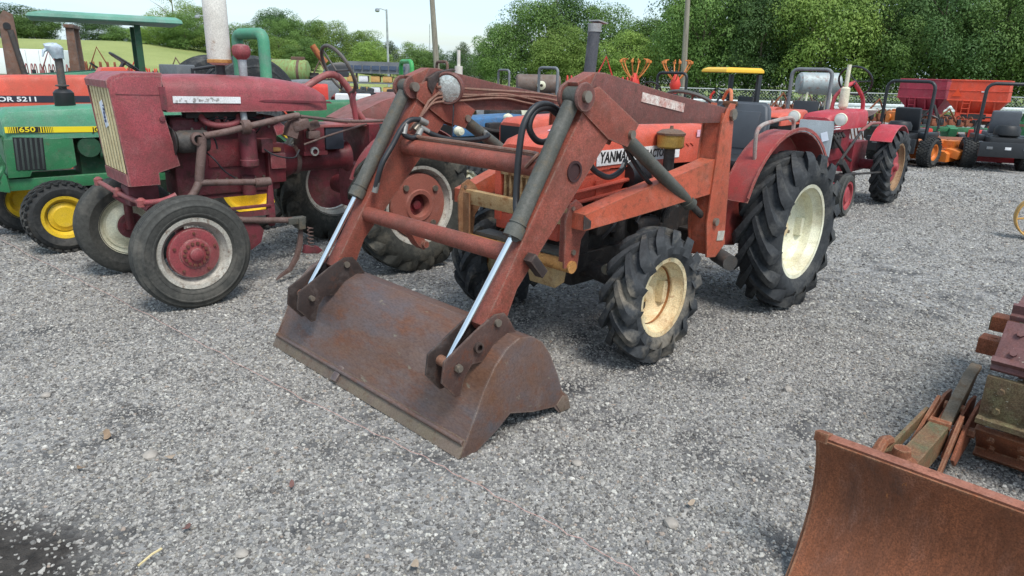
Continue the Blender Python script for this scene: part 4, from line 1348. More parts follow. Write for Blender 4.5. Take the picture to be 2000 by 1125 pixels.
    # control linkage along the left side
    def tb(name, pts, r, mat, n=10):
        return B().tube(smooth_path(pts, 4), r, n).o(name, mat, T)
    tb('lift_shaft', [(1.52, .35, 1.115), (1.52, .35, 1.05), (1.555, .35, .86), (1.56, .35, .805)], .032, PIPEB)
    tb('lift_lever', [(1.50, .35, 1.118), (1.35, .35, 1.14), (1.1, .35, 1.19), (.86, .35, 1.235), (.80, .34, 1.24)], .024, PIPEB)
    B().lathe([(.03, -.03), (.05, -.02), (.05, .03), (.03, .04)], c=(1.20, .35, 1.17), axis='x', n=14).o('collar', PIPEB, T)
    tb('control_rod', [(.78, .34, 1.235), (.4, .34, 1.19), (.017, .34, 1.187), (-.3, .34, 1.21)], .012, PIPEB, 8)
    tb('control_rod', [(.75, .3, 1.02), (.5, .3, 1.09), (.2, .3, 1.16)], .008, PIPEB, 8)
    tb('rockshaft', [(1.565, .36, .80), (1.3, .36, .785), (1.068, .36, .765)], .024, PIPEB)
    B().lathe([(.026, -.06), (.034, -.055), (.034, .055), (.026, .06)], c=(1.12, .36, .77), axis='x', n=14).o('collar', PIPEB, T)
    B().lathe([(.03, 0), (.045, .005), (.045, .045), (.03, .05)], c=(1.545, .33, 1.10), n=14).o('collar', PIPEB, T)
    tb('brace', [(1.57, .36, .80), (1.62, .38, .73), (1.68, .39, .68)], .028, PIPEB)
    B().prism([(1.055, .77), (1.085, .77), (1.12, .50), (1.10, .44), (1.06, .44), (1.05, .52)], .36, .385, bev=.004).o('drop_link', MARD, T)
    for i in range(2):
        B().box((.66, .28, 1.09+.07*i), (.10, .05, .06), rot=(0, 20*i, 0), bev=.01).o('valve_block', PIPEB, T)
    B().box((.78, .30, 1.175), (.14, .10, .09), rot=(0, 15, 0), bev=.02).box((.84, .30, 1.13), (.08, .08, .10), rot=(0, -20, 0), bev=.015).o('carburettor', PIPEB, T)
    B().prism([(.93, 1.11), (.98, 1.10), (1.0, 1.17), (.95, 1.20), (.915, 1.17)], .33, .35, bev=.004).o('air_plate', MAR, T)
    b = B()
    for p in ([(1.48, .2, 1.02), (1.43, .3, .95), (1.36, .28, .86), (1.28, .26, .80)], [(1.05, .25, 1.0), (.98, .32, .95), (.85, .33, .93), (.78, .28, .98)], [(1.5, .28, 1.13), (1.42, .30, 1.1), (1.40, .3, 1.02)]):
        b.tube(smooth_path(p), .006, 6)
    b.o('wiring', HOSE, T)
    # fan, radiator and plug leads in the dark gap behind the grille
    B().box((1.74, 0, 1.12), (.06, .46, .50), bev=.006).o('radiator', DARK, T)
    b = B()
    for k in range(4):
        M_ = Matrix.Translation((1.68, 0, 1.10)) @ Matrix.Rotation(rad(90*k+25), 4, 'X') @ Matrix.Translation((0, 0, .11)) @ Matrix.Rotation(rad(25), 4, 'Z') @ Matrix.Diagonal((.008, .08, .2, 1))
        bmesh.ops.create_cube(b.bm, size=1, matrix=M_)
    b.cyl((1.66, 0, 1.10), (1.70, 0, 1.10), .05, n=14)
    b.o('fan', GREYB, T)
    B().tube([(1.685 + 0*i, .13 + (.15 if i % 2 else .0)*0 + .15*math.cos(i*math.pi/10), 1.04 + .13*math.sin(i*math.pi/10)) for i in range(20)], .008, 6, closed=True).o('fan_belt', HOSE, T)
    b = B()
    for k in range(4):
        x = 1.45 - .13*k
        b.tube(smooth_path([(x, .15, 1.10), (x-.02, .20, 1.15), (x-.06, .20, 1.22), (1.02, .16, 1.20)]), .006, 6)
    b.o('plug_leads', HOSE, T)
    b = B()
    for k in range(9):
        b.cyl((.95+.07*k, .14, .78), (.95+.07*k, .152, .78), .010, n=6)
        b.cyl((.95+.07*k, .14, 1.15), (.95+.07*k, .152, 1.15), .009, n=6)
    b.o('block_bolts', BOLT, T)
    B().box((1.25, .145, .97), (.34, .012, .2), bev=.004).o('side_cover', MARC, T)
    # front axle
    B().tube([(1.78, -.44, .60), (1.78, .44, .60)], .045, 14).o('axle_tube', MARC, T)
    for s in (1, -1):
        x = 1.76 if s > 0 else 1.85
        B().cyl((x, s*.47, .36), (x, s*.45, .66), .03, n=14).cyl((x, s*.47, .37), (x, s*.57, .37), .045, n=14).o('kingpin', MARC, T)
    tb('tie_rod', [(2.03, -.42, .745), (1.98, -.05, .705), (1.93, .28, .685)], .018, MARP)
    tb('steering_arm', [(1.93, .28, .685), (1.82, .36, .70), (1.73, .38, .735)], .02, MAR)
    for p in ((2.03, -.42, .745), (1.985, -.08, .71), (1.93, .28, .685)):
        B().lathe([(.001, -.03), (.028, -.025), (.03, .02), (.012, .035), (.001, .036)], c=p, axis='z', n=12).o('ball_joint', MARP, T)
    B().tube(smooth_path([(2.0, -.1, .70), (1.94, -.05, .65), (1.90, .1, .66), (1.86, .2, .62)]), .03, 10).box((1.86, 0, .70), (.2, .2, .14), bev=.02).o('axle_pivot', MARD, T)
    # steering wheel on its column, levers
    c0 = Vector((.27, 0, 1.575))
    Mx = Matrix.Translation(c0) @ Matrix.Rotation(rad(-62), 4, 'Y')
    b = B().tube([Mx @ Vector((.205*math.cos(i*math.pi/20), .205*math.sin(i*math.pi/20), 0)) for i in range(40)], .0145, 8, closed=True)
    for a in (90, 210, 330):
        b.tube([Mx @ Vector((0, 0, -.02)), Mx @ Vector((.2*math.cos(rad(a)), .2*math.sin(rad(a)), 0))], .008, 6)
    b.o('steering_wheel', plain('wheel_dull', '55504b', .6, 0, .25), T)
    tb('steering_column', [(.60, .02, 1.42), (.42, 0, 1.515), (.32, 0, 1.535), (.24, 0, 1.49), (.16, 0, 1.38), (.14, 0, 1.28), (.06, 0, 1.17)], .028, MARP)
    tb('gear_lever', [(.16, .06, 1.17), (.18, .06, 1.34), (.16, .05, 1.40)], .022, MAR)
    tb('shift_rod', [(-.12, .25, 1.02), (-.12, .25, 1.2), (-.12, .25, 1.33)], .007, MARD, 6)
    # rear fenders: near one seen as a crescent in front of the tyre, far one as a broad curved sheet
    a = arc(-.12, .54, .62, 150, 20, 20)
    B().prism(a + [(.34, .70), (.1, .8), (-.3, .8)], .455, .468, bev=.002).prism(thick(arc(-.12, .54, .62, 150, 20, 20), -.008), .46, .56).o('fender', MAR, T)
    far = [(.02, 1.14), (-.16, 1.225), (-.35, 1.30), (-.60, 1.365), (-.95, 1.36), (-1.0, 1.15), (-.5, 1.10)]
    B().prism(far, -.33, -.32, bev=.002).prism(thick(far[:5], -.008), -.33, -.75).o('fender', paint('fender_brown', '84504a', '6d5a54', '5d4238', .4, .6, 4, .6), T)
    # cultivator gear hung under the belly
    tb('tool_bar', [(1.42, .40, .535), (1.2, .40, .50), (.93, .40, .47)], .024, PIPEB)
    B().box((.90, .40, .465), (.14, .06, .05), bev=.004).box((.87, .40, .44), (.05, .09, .08), bev=.006).o('tool_clamp', CYLG, T)
    B().prism([(.865, .46), (.845, .46), (.86, .28), (.90, .16), (.965, .075), (1.09, .02), (1.06, .055), (.985, .10), (.93, .19), (.90, .28)], .385, .412, bev=.003).o('tine', PIPEB, T)
    b = B()
    pts = [Vector((.79 + .012*0, .40, .40)) + Vector((.022*math.cos(i*.9), .022*math.sin(i*.9), -.0042*i)) for i in range(44)]
    b.tube(pts, .005, 5)
    b.o('spring', PIPEB, T)
    B().prism([(.84, .26), (.74, .24), (.70, .20), (.74, .18), (.86, .20)], .375, .42, bev=.004).o('tine_bracket', MARD, T)
    B().box((1.25, .38, .60), (.34, .03, .02), bev=.003).box((1.3, .38, .55), (.4, .04, .035), bev=.004).o('tool_frame', MARD, T)
    B().prism([(1.36, .52), (1.2, .49), (1.15, .42), (1.18, .33), (1.26, .28), (1.36, .36)], .30, .40, bev=.01).o('gang_bracket', MARD, T)
    return T
make_maroon()

# ------------------------------------------------------------------ other machines
GRN = paint('machine_green', '2f7149', '46604c', '5d4a36', .12, .42, 5, .5, edge='6d8a70')
GRNF = paint('green_faded', '4a8c6c', '6d8a7a', '6b5a46', .14, .45, 5, .5, edge='9ab0a2')
GRND = paint('green_dark', '234c34', '2d3f34', '4a3a30', .25, .55, 6, .4)
YEL = paint('yellow_rim', 'd9b52c', 'b08c2a', '7a5526', .14, .45, 6, .35)
YELC = plain('canopy_yellow', 'e0b02a', .45, 0, .08)
ZOR = paint('big_orange', 'c8523e', 'a85642', '7a4632', .08, .4, 4, .45)
REDB = paint('bright_red', 'c93a2e', '9c3b32', '6b3a22', .1, .45, 4, .3)
REDM = paint('wagon_maroon', '9a3040', '7d3a40', '6b3a2c', .14, .5, 4, .3)
REDW = paint('wagon_orange_red', 'd04a30', 'a84c38', '6b3a22', .1, .5, 4, .4)
ORM = paint('mower_orange', 'd0742f', 'a5602c', '5d4028', .14, .45, 6, .3)
BLU = paint('old_blue', '3d6a94', '405868', '5d4a3c', .3, .5, 5, .5)
GREYM = paint('rops_grey', '6f7376', '55585a', '6b5444', .22, .5, 6, .3)
BLKM = plain('rops_black', '26282b', .45, 0, .2)
BRNM = paint('brown_rust_frame', '6b5448', '54463e', '6b4632', .4, .65, 6, .5)
RUSTB = paint('blade_rust', '96593a', '5f4032', '74442c', .45, .65, 4, .85, edge='b08a6c', speck='6b4029', stretch=(1.8, 1.8, .45), fleck='a8693f')
RUSTO = paint('implement_rust', '96563a', '7a4c38', '5d3a28', .4, .75, 8, .6, speck='6b3f2a')
ZINC = paint('tank_zinc', '9aa3a3', '7d8482', '8a4f36', .30, .5, 4, .4, metal=.25)
TURFR = rubber('rubber_turf', '2b2c2c', '807a70', .45)
SEATB = plain('seat_black', '2b2d30', .5, 0, .15)
MUD = paint('mossy_pad', '6b5540', '7f7c58', '4f3826', .42, .85, 14, .8, fleck='c4c3b0', edge='7d6a50', speck='574632')

def rops(T, x, w, z0, z1, r, mat, name='rollover_bar', lean=0, y0=0):
    k = min(.16, w*.3)
    P = [(x, y0+w, z0), (x-lean*.7, y0+w, z1-k)]
    for a in (30, 60):
        P.append((x-lean, y0+w-k+k*math.cos(rad(a)), z1-k+k*math.sin(rad(a))))
    P += [(x-lean, y0+w-k, z1)]
    P += [(px, 2*y0-py, pz) for px, py, pz in P[::-1]]
    return B().tube(P, r, 10).o(name, mat, T)

def swheel(T, c, r, tilt, mat, col=.35):
    Mx = Matrix.Translation(c) @ Matrix.Rotation(rad(tilt), 4, 'Y')
    b = B().tube([Mx @ Vector((r*math.cos(i*math.pi/14), r*math.sin(i*math.pi/14), 0)) for i in range(28)], .014, 6, closed=True)
    for a in (90, 210, 330):
        b.tube([Mx @ Vector((0, 0, -.02)), Mx @ Vector((r*math.cos(rad(a)), r*math.sin(rad(a)), 0))], .009, 5)
    b.tube([Mx @ Vector((0, 0, 0)), Mx @ Vector((0, 0, -col))], .022, 8)
    return b.o('steering_wheel', mat, T)

def seat(T, x, z, mat, w=.24, h=.4, y=0):
    b = B().box((x+.16, y, z), (.42, w*2, .08), bev=.03)
    b.o('seat_cushion', mat, T)
    B().box((x-.06, y, z+h*.55), (.08, w*1.9, h), rot=(0, -12, 0), bev=.035).o('seat_back', mat, T)

def hood(T, x0, x1, z0, z1, w, mat, drop=.04, name='bonnet', r=.07):
    def ring(x, w_, t):
        return [(x, w_, z0), (x, w_, t-r), (x, w_-r*.3, t-r*.3), (x, w_-r, t), (x, -w_+r, t), (x, -w_+r*.3, t-r*.3), (x, -w_, t-r), (x, -w_, z0)]
    return B().loft([ring(x0, w, z1), ring(x0+(x1-x0)*.6, w, z1-drop*.4), ring(x1-.06, w*.97, z1-drop), ring(x1, w*.88, z1-drop-.05)]).o(name, mat, T)

def bg_tractor(label, loc, deg, body, rimm, wb=1.6, Rr=.52, Rf=.31, hd=(.5, 1.9, .9, 1.22, .25), tread=.58, name='compact_tractor', roll=None, canopy=None, stack=None, seatm=None, tk='lug', ftk='lug', fend=True, group='tractors parked in the lot', sw=True, eng=None, front_y=.5, tmat=None):
    T = thing(name, label, 'tractor', loc, deg, group)
    tm = tmat or RUB
    for s in (1, -1):
        wheel(T, 0, s*tread, Rr-.01, Rr, Rr*.5, Rr*.6, tk, tm, rimm, s, yd=0, nl=18, lug=Rr*.065)
        wheel(T, wb, s*front_y, Rf-.008, Rf, Rf*.55, Rf*.6, ftk, tm, rimm, s, yd=0, nl=16, lug=Rf*.08)
    x0, x1, z0, z1, w_ = hd
    B().box(((x0+x1)/2, 0, (z0+Rf)/2+.05), (x1-x0-.1, w_*1.2, z0-Rf+.05), bev=.02).box((.15, 0, Rr*.95), (.9, w_*1.3, Rr*.7), bev=.03).cyl((0, -tread, Rr), (0, tread, Rr), .07, n=12).cyl((wb, -front_y, Rf), (wb, front_y, Rf), .045, n=10).o('chassis', eng or DARK, T)
    hood(T, x0, x1, z0, z1, w_, body)
    B().box((x1+.005, 0, (z0+z1)/2-.06), (.012, w_*1.5, (z1-z0)*.6)).o('grille', DARKB, T)
    if fend:
        for s in (1, -1):
            a = arc(0, Rr, Rr*1.18, 150, 25, 10)
            B().prism(thick(a, -.02), s*(tread-Rr*.3), s*(tread+Rr*.24)).prism(a + [(.3, Rr), (-.3, Rr)], s*(tread-Rr*.31), s*(tread-Rr*.29)).o('fender', body, T)
    seat(T, -.12, max(Rr*1.35, .8), seatm or SEATB)
    if sw:
        swheel(T, (x0-.02, 0, z1+.16), .18, -35, SEATB)
    if roll:
        m_, zt, wd, r_ = roll
        rops(T, -.28, wd, Rr, zt, r_, m_)
    if canopy:
        m_, z_, L_, W_ = canopy
        for s in (1, -1):
            B().box((.12 if m_ is not YELC else -.1, s*.42, (z_+Rr)/2), (.09, .07, z_-Rr), bev=.005).o('canopy_post', BLKM if m_ is YELC else GRND, T)
        c = B().loft([[(x*kx, y*kx, z) for x, y in ((L_*.75, W_/2), (L_*.75, -W_/2), (-L_*.25, -W_/2), (-L_*.25, W_/2))] for kx, z in ((1.0, z_+.03), (1.02, z_+.045), (1.0, z_+.09), (.86, z_+.135))])
        c.o('canopy', m_, T, ang=25)
    if stack:
        m_, sx, z_, r_ = stack
        B().cyl((sx, 0, z1-.05), (sx, 0, z_), r_*.45, n=12).cyl((sx, 0, z1+.05), (sx, 0, z1+(z_-z1)*.62), r_, n=14).o('exhaust_stack', m_, T)
    return T

# --- green tractor marked 650
T = thing('green_tractor', 'green compact tractor with yellow 650 side stripe left of the maroon tractor', 'tractor', (-3.19, 7.17), 222, 'tractors parked in the lot')
for s in (1, -1):
    wheel(T, 1.40 if s > 0 else 1.55, s*.50, .30, .31, .19, .17, 'turf', TURFR, YEL, s, yd=.03, style='flat', nl=30, lug=.018, steer=3)
    wheel(T, -.19, s*.56, .47, .48, .28, .29, 'turf', TURFR, YEL, s, yd=.02, style='flat', nl=34, lug=.02)
hood(T, .25, 1.69, .935, 1.215, .268, GRNF, .035)
b = B()
for s in (1, -1):
    b.prism([(1.20, .94), (1.70, .94), (1.715, .62), (1.56, .622), (1.54, .665), (1.25, .67), (1.20, .70)], s*.25, s*.264, bev=.003)
b.box((1.70, 0, .8), (.02, .49, .34), bev=.004)
b.o('side_panel', GRN, T)
B().box((.7, 0, .75), (.9, .30, .34), bev=.02).box((.7, .16, .82), (.6, .06, .16), bev=.02).cyl((1.08, .12, .85), (1.08, .26, .85), .09, n=18).cyl((.85, .2, .78), (1.0, .2, .78), .045, n=12).box((.0, 0, .55), (.9, .3, .4), bev=.03).o('engine', GRND, T)
B().box((.95, .2, .555), (1.55, .06, .10), bev=.004).box((.95, -.2, .555), (1.55, .06, .10), bev=.004).box((1.74, 0, .57), (.04, .5, .14), bev=.004).o('frame', GRN, T)
B().cyl((1.45, -.45, .32), (1.45, .45, .32), .04, n=10).o('front_axle', GRND, T)
vt = B().box((1.535, .2655, .815), (.215, .004, .275), rot=(0, -3, 0)).o('side_vent', plain('vent_black', '15171a', .7), T)
for i in range(6):
    B().box((1.445+i*.036, .2695, .815), (.016, .006, .265), rot=(0, -3, 0), bev=.002).o('slat', plain('vent_slat', '3a4440', .5), vt)
st = B().box((.97, .2705, 1.005), (1.42, .003, .05), rot=(0, -1.2, 0)).o('side_stripe', plain('stripe_yellow', 'e6cf25', .5, 0, .04), T)
for i, (x, wd) in enumerate([(1.655, .003), (1.643, .004), (1.63, .006), (1.615, .008), (1.598, .011), (1.435, .011), (1.415, .009), (1.397, .008), (1.38, .006), (1.365, .005), (1.352, .004), (1.34, .003)]):
    B().box((x, .2725, 1.006+.0205*(x-.97)), (wd, .002, .046)).o('stripe_bar', BLK, st)
B().box((1.515, .2725, 1.017), (.145, .002, .047), rot=(0, -1.2, 0)).o('number_panel', BLK, st)
text('650', .058, plain('num_yellow', 'e6cf25', .5, 0, .04), st, (1.582, .2745, 1.0), (rad(90), 0, rad(180)), bold=True, sx=1.35)
text('JOHN DEERE', .055, BLK, st, (1.04, .2735, .985), (rad(90), 0, rad(180)), bold=True, sx=1.2)
mf = B().lathe([(.03, 1.16), (.075, 1.18), (.082, 1.2), (.082, 1.31), (.06, 1.335), (.03, 1.345)], c=(1.17, 0, 0), axis='z', n=22).o('muffler', DARKB, T)
B().tube([(1.17, 0, 1.33), (1.165, 0, 1.66)], .032, 14).lathe([(.03, 1.36), (.055, 1.365), (.055, 1.375), (.03, 1.38)], c=(1.17, 0, 0), axis='z', n=16).o('exhaust_pipe', paint('pipe_grey_rust', '4f4c4a', '3d3a38', '6b4f3c', .35, .6, 8), mf)
b = B()
rnd = random.Random(3)
b.loft([[(1.165 + (r_*math.cos(i*math.pi/6)+ox)*1.0, r_*1.1*math.sin(i*math.pi/6), z_ + rnd.uniform(-.012, .012)) for i in range(12)] for r_, z_, ox in ((.045, 1.60, 0), (.055, 1.64, .01), (.07, 1.68, .02), (.065, 1.71, .035), (.03, 1.72, .03), (.005, 1.722, .03))], caps=False)
b.tube([(1.21, .0, 1.69), (1.27, .01, 1.66), (1.285, .01, 1.61)], .022, 6, r2=.006)
b.o('wrapped_bag', plain('bag_foil', 'c3cdd6', .25, .2, .2, 40, .6, .6), mf)
for s in (1, -1):
    B().prism(thick(arc(-.19, .47, .56, 150, 25, 10), -.02), s*.42, s*.70).o('fender', GRN, T)
seat(T, -.3, .85, SEATB)
swheel(T, (.3, 0, 1.32), .18, -35, SEATB)
B().tube(smooth_path([(1.72, .26, .98), (1.78, .30, .93), (1.76, .30, .80), (1.74, .28, .72), (1.80, .3, .62), (1.76, .26, .56)]), .022, 8).prism([(1.72, .50), (1.80, .52), (1.84, .70), (1.76, .74), (1.73, .64)], .24, .30, bev=.01).o('front_guard', GRN, T)

# --- big orange tractor behind it
Z = bg_tractor('big orange red tractor with black number stripe behind the green 650', (-4.0, 9.7), 215, ZOR, ZOR, wb=2.15, Rr=.60, Rf=.42, hd=(1.15, 3.0, .95, 1.42, .30), tread=.75, name='farm_tractor', front_y=.7)
hp = B().prism([(1.10, 1.38), (1.16, 1.52), (1.40, 1.51), (1.48, 1.40)], -.27, .27, bev=.012).o('dash_cowl', ZOR, Z)
sp = B().box((2.1, .302, 1.145), (1.75, .004, .075)).o('side_stripe', plain('stripe_navy', '2b2c38', .5, 0, .05), Z)
text('ZETOR 5211', .072, plain('lettering_white', 'e6e6e6', .5, 0, .03), sp, (2.67, .3055, 1.120), (rad(90), 0, rad(180)), bold=True, sx=1.45)

# --- green tractor with a canopy and a loader boom, farther left
CT = bg_tractor('green tractor with a pale green sunshade canopy at the upper left', (-6.2, 12.1), 212, GRNF, YEL, wb=1.9, Rr=.62, Rf=.38, hd=(.7, 2.3, .9, 1.28, .28), tread=.62, name='farm_tractor', canopy=(paint('canopy_pale_green', '5c8f7c', '8aa498', '5d6b62', .08, .5, 4, .5), 2.14, 2.05, 1.35))
bm_ = B().prism([(.2, 1.42), (.5, 1.46), (2.6, 1.26), (3.1, .9), (3.0, .85), (2.5, 1.12), (.2, 1.30)], .66, .74, bev=.006).o('loader_boom', GRNF, CT)
text('148', .11, plain('num_yellow', 'e6cf25', .5, 0, .04), bm_, (1.55, .745, 1.27), (rad(90), rad(5), rad(180)), bold=True)
B().prism([(.2, 1.42), (.5, 1.46), (2.6, 1.26), (3.1, .9), (3.0, .85), (2.5, 1.12), (.2, 1.30)], -.74, -.66, bev=.006).o('loader_boom', GRNF, CT)
B().prism([(2.95, .95), (3.1, .95), (3.5, .3), (3.5, .1), (3.1, .1), (2.95, .3)], -.7, .7, bev=.01).o('bucket', GRNF, CT)

mast = thing('loader_mast', 'dark brown loader upright at the far left edge, drilled near its top', 'loader', (-6.95, 9.9), 215)
B().prism([(-.16, 0), (.10, 0), (.05, 2.1), (-.02, 2.2), (-.12, 2.15)], -.05, .05, bev=.006).o('upright', BRNM, mast)
B().box((0, .0, .08), (.7, .6, .12), bev=.01).o('base', BRNM, mast)
B().tube([(-.06, .07, 1.95), (-.20, .07, .9), (-.25, .07, .2)], .035, 10).o('strut', CYLD, mast)
B().cyl((-.03, -.07, 2.0), (-.03, .07, 2.0), .045, n=16).o('pin_hole', DARKB, mast)
tw = bg_tractor('brown old tractor whose two square roll posts stand left of the canopy', (-8.3, 13.2), 205, BRNM, BRNM, wb=1.9, Rr=.6, Rf=.34, hd=(.6, 2.1, .8, 1.15, .25), name='old_tractor')
for y in (-.36, .36):
    B().prism([(-.30, .6), (-.12, .6), (-.16, 2.12), (-.28, 2.12)], y-.05, y+.05, bev=.005).o('roll_post', BRNM, tw)
B().box((-.22, 0, 2.15), (.16, .9, .06), bev=.005).o('roll_top', BRNM, tw)

vt_ = thing('enclosed_trailer', 'white enclosed cargo trailer with a dark side window at far left', 'trailer', (-30.2, 45), 8)
B().box((0, 0, 1.35), (3.8, 2.0, 1.5), bev=.08).o('body', plain('trailer_white', 'e3e6ea', .4, 0, .04), vt_)
B().box((-.75, -1.003, 1.42), (.42, .02, .72), bev=.008).o('window', plain('window_dark', '22262b', .1, 0, .1), vt_)
for x in (.15, .9, 1.5):
    B().box((x, -1.003, 1.35), (.02, .008, 1.4)).o('panel_seam', GALV, vt_)
for x in (-.4, .4):
    wheel(vt_, x, -.9, .3, .32, .2, .19, 'rib', RUB, SILV, -1, yd=.02, style='flat')
B().box((0, 0, .55), (3.6, 1.7, .12), bev=.01).box((2.3, 0, .5), (1.2, .1, .1)).o('chassis', GALV, vt_)

def cultivator(label, loc, deg, L_, mat, h=1.0, n=8, name='field_cultivator', rows=2, toolbar=None):
    T = thing(name, label, 'implement', loc, deg, 'farm implements lined up at the back of the lot')
    B().box((0, 0, h*.62), (L_, .09, .09), bev=.005).box((0, .5, h*.62), (L_, .09, .09), bev=.005).box((0, .25, h*.62), (.1, .6, .08)).o('toolbar', toolbar or mat, T)
    for i in range(n):
        x = -L_/2 + L_*(i+.5)/n
        for r_ in range(rows):
            y = r_*.5
            pts = smooth_path([(x, y, h*.55), (x, y+.12, h*.85), (x, y+.26, h*.80), (x, y+.28, h*.4), (x, y+.1, .04)], 4)
            B().tube(pts, .018, 6).o('tine', mat, T)
        B().box((x, -.03, h*.70), (.10, .12, .16), bev=.01).o('clamp', DARKB if i % 2 else mat, T)
    B().tube([(-.4, 0, h*.62), (0, -.1, h*1.15), (.4, 0, h*.62)], .03, 8).o('hitch_frame', mat, T)
    return T
cultivator('tall red spring tine cultivator behind the canopy tractor steering wheel', (-12.6, 24.0), 20, 2.0, REDB, 1.55, 9)
cultivator('tall red folded cultivator left of the red spring tine cultivator', (-14.6, 25.2), 25, 2.0, RUSTO, 1.75, 9)
cultivator('rusty red tine frame nearest the white trailer', (-16.8, 26.0), 15, 2.0, MARP, 1.6, 7)
cultivator('dark tool frame right of the tall red cultivators', (-10.6, 22.5), 12, 1.8, BRNM, 1.5, 7)
cultivator('rusty orange cultivator behind the torn grey seat', (6.6, 18.0), 5, 1.9, RUSTO, 1.1, 9)
cultivator('orange brown cultivator between the old red tractor and the orange mower', (9.6, 19.2), 10, 1.8, RUSTO, 1.0, 8)
cultivator('dark steel bar cultivator left of the red grain wagon', (8.2, 20.5), -6, 1.7, BRNM, 1.15, 7)
cultivator('rusty tine rake right of the maroon wagon', (12.0, 20.0), 4, 2.0, RUSTO, .8, 8)
cultivator('brown tool frame behind the green tank', (-5.2, 19.0), 12, 2.2, BRNM, 1.5, 6)
cultivator('red framed cultivator behind the dark exhaust stack', (2.2, 18.5), 8, 1.9, REDB, 1.75, 7)

# --- green tractor with a tall roll bar behind the maroon tractor, and its neighbours
bg_tractor('green tractor whose faded roll bar shows behind the white muffler', (-3.75, 9.5), 230, GRNF, YEL, wb=1.7, Rr=.55, Rf=.34, hd=(.55, 2.0, .75, 1.05, .26), roll=(GRNF, 1.98, .33, .075))
bt = thing('dual_wheel_cart', 'dark cart on tall ribbed tyres behind the white muffler', 'cart', (-4.55, 11.6), 235)
wheel(bt, 0, .35, .86, .87, .42, .42, 'rib', RUB, GREYM, 1, yd=.05, style='flat')
wheel(bt, 0, -.6, .86, .87, .42, .42, 'rib', RUB, GREYM, -1, yd=.05, style='flat')
B().box((.4, 0, .75), (1.6, .6, .12), bev=.01).tube([(.9, .3, .8), (.9, .3, 1.5), (.2, .5, 1.62), (-.2, .55, 1.5)], .03, 8).o('frame', BLKM, bt)
B().box((.85, -.2, 1.45), (.3, .5, .22), bev=.02).o('mirror_box', GREYM, bt)
bg_tractor('red orange tractor with square hood behind the maroon tractor bonnet', (-3.0, 13.6), 200, REDB, REDB, wb=1.8, Rr=.6, Rf=.36, hd=(.6, 2.0, .9, 1.28, .28), name='farm_tractor', sw=False, fend=False)

tk = thing('rusty_tank', 'green horizontal tank streaked with rust behind the maroon tractor', 'tank', (-5.2, 16.2), 4)
B().lathe([(.001, -.52), (.15, -.5), (.24, -.46), (.26, -.42), (.262, .42), (.24, .48), (.15, .52), (.001, .54)], c=(0, 0, 1.46), axis='x', n=28).o('shell', paint('tank_green_rust', '7d9a5c', '7a7a50', '7d5a3a', .45, .65, 4, .5, stretch=(2, 1, .5)), tk)
for x in (-.3, .3):
    B().box((x, 0, .62), (.1, .6, 1.2), bev=.01).o('cradle', BRNM, tk)
    B().lathe([(.266, x-.03), (.27, x), (.266, x+.03)], c=(0, 0, 1.46), axis='x', n=28).o('strap', BRNM, tk)
B().box((.28, 0, 1.74), (.28, .16, .08), bev=.015).o('hatch', BRNM, tk)
B().cyl((.62, 0, 1.2), (.62, 0, 1.45), .1, n=14).cyl((.55, -.1, 1.35), (.8, -.1, 1.35), .04, n=10).o('pump', DARK, tk)

bus = thing('display_trailer', 'grey stock trailer with a dark window band along its rounded roof', 'trailer', (-4.3, 22.5), 2)
B().loft([[(-.95*k, y*.8, z) for y, z in ()] or [(x, y, z) for x, y in ((-.95*k, -.8), (.95*k, -.8), (.95*k, .8), (-.95*k, .8))] for k, z in ((1, 1.42), (1.02, 1.5), (1.0, 1.68), (.93, 1.76))]).o('roof', GREYM, bus)
for i in range(7):
    B().box((-.78+i*.26, -.82, 1.58), (.22, .03, .13), rot=(-8, 0, 0), bev=.01).o('window', plain('window_blue_dark', '3b4658', .12, 0, .2), bus)
for i in range(3):
    B().box((-.2, -.55, .5+.32*i), (1.4, .5, .04)).o('shelf', GREYM, bus)
    for j in range(4):
        B().box((-.75+j*.36, -.6, .62+.32*i), (.28, .3, .18), bev=.03).o('crate', plain('crate_tan', 'c59a5c', .7, 0, .2) if (i+j) % 3 else WHITE, bus)
for x in (-.85, .85):
    for y in (-.7, .7):
        B().box((x, y, .75), (.06, .06, 1.4)).o('post', GREYM, bus)
B().box((0, .1, .28), (1.9, 1.5, .12)).o('bed', BLKM, bus)
for x in (-.5, .5):
    wheel(bus, x, -.75, .2, .22, .15, .12, 'rib', RUB, SILV, -1, yd=.02, style='flat')

bg_tractor('bright green small tractor with green roll bar and grey seat beyond the steering wheel', (-2.0, 11.2), 205, GRN, YEL, wb=1.3, Rr=.46, Rf=.28, hd=(.35, 1.45, .8, 1.12, .22), tread=.46, front_y=.4, roll=(paint('rops_green', '3f9a52', '4f7a55', '5d4a36', .06, .4, 5, .2), 1.70, .30, .035), seatm=plain('seat_grey', '8d9396', .5, 0, .1), tk='turf', ftk='turf', sw=False)
b4 = bg_tractor('grey garden tractor with a black cowl in front of the window band trailer', (-3.35, 14.6), 200, GREYM, WHITE, wb=1.3, Rr=.42, Rf=.26, hd=(.3, 1.4, .9, 1.35, .24), tread=.44, front_y=.4, tk='turf', ftk='turf', sw=False)
B().loft([[(.1, -.25, 1.4), (.1, .25, 1.4), (.6, .25, 1.4), (.6, -.25, 1.4)], [(.12, -.24, 1.6), (.12, .24, 1.6), (.5, .24, 1.58), (.5, -.24, 1.58)], [(.2, -.2, 1.68), (.2, .2, 1.68), (.38, .2, 1.66), (.38, -.2, 1.66)]]).o('cowl', BLKM, b4)
B().tube([(.5, 0, 1.66), (.62, 0, 1.78), (.75, 0, 1.98)], .06, 10).o('exhaust_pipe', paint('pipe_orange_rust', 'a5653c', '7d4a30', '6b3a22', .4, .7, 8), b4)
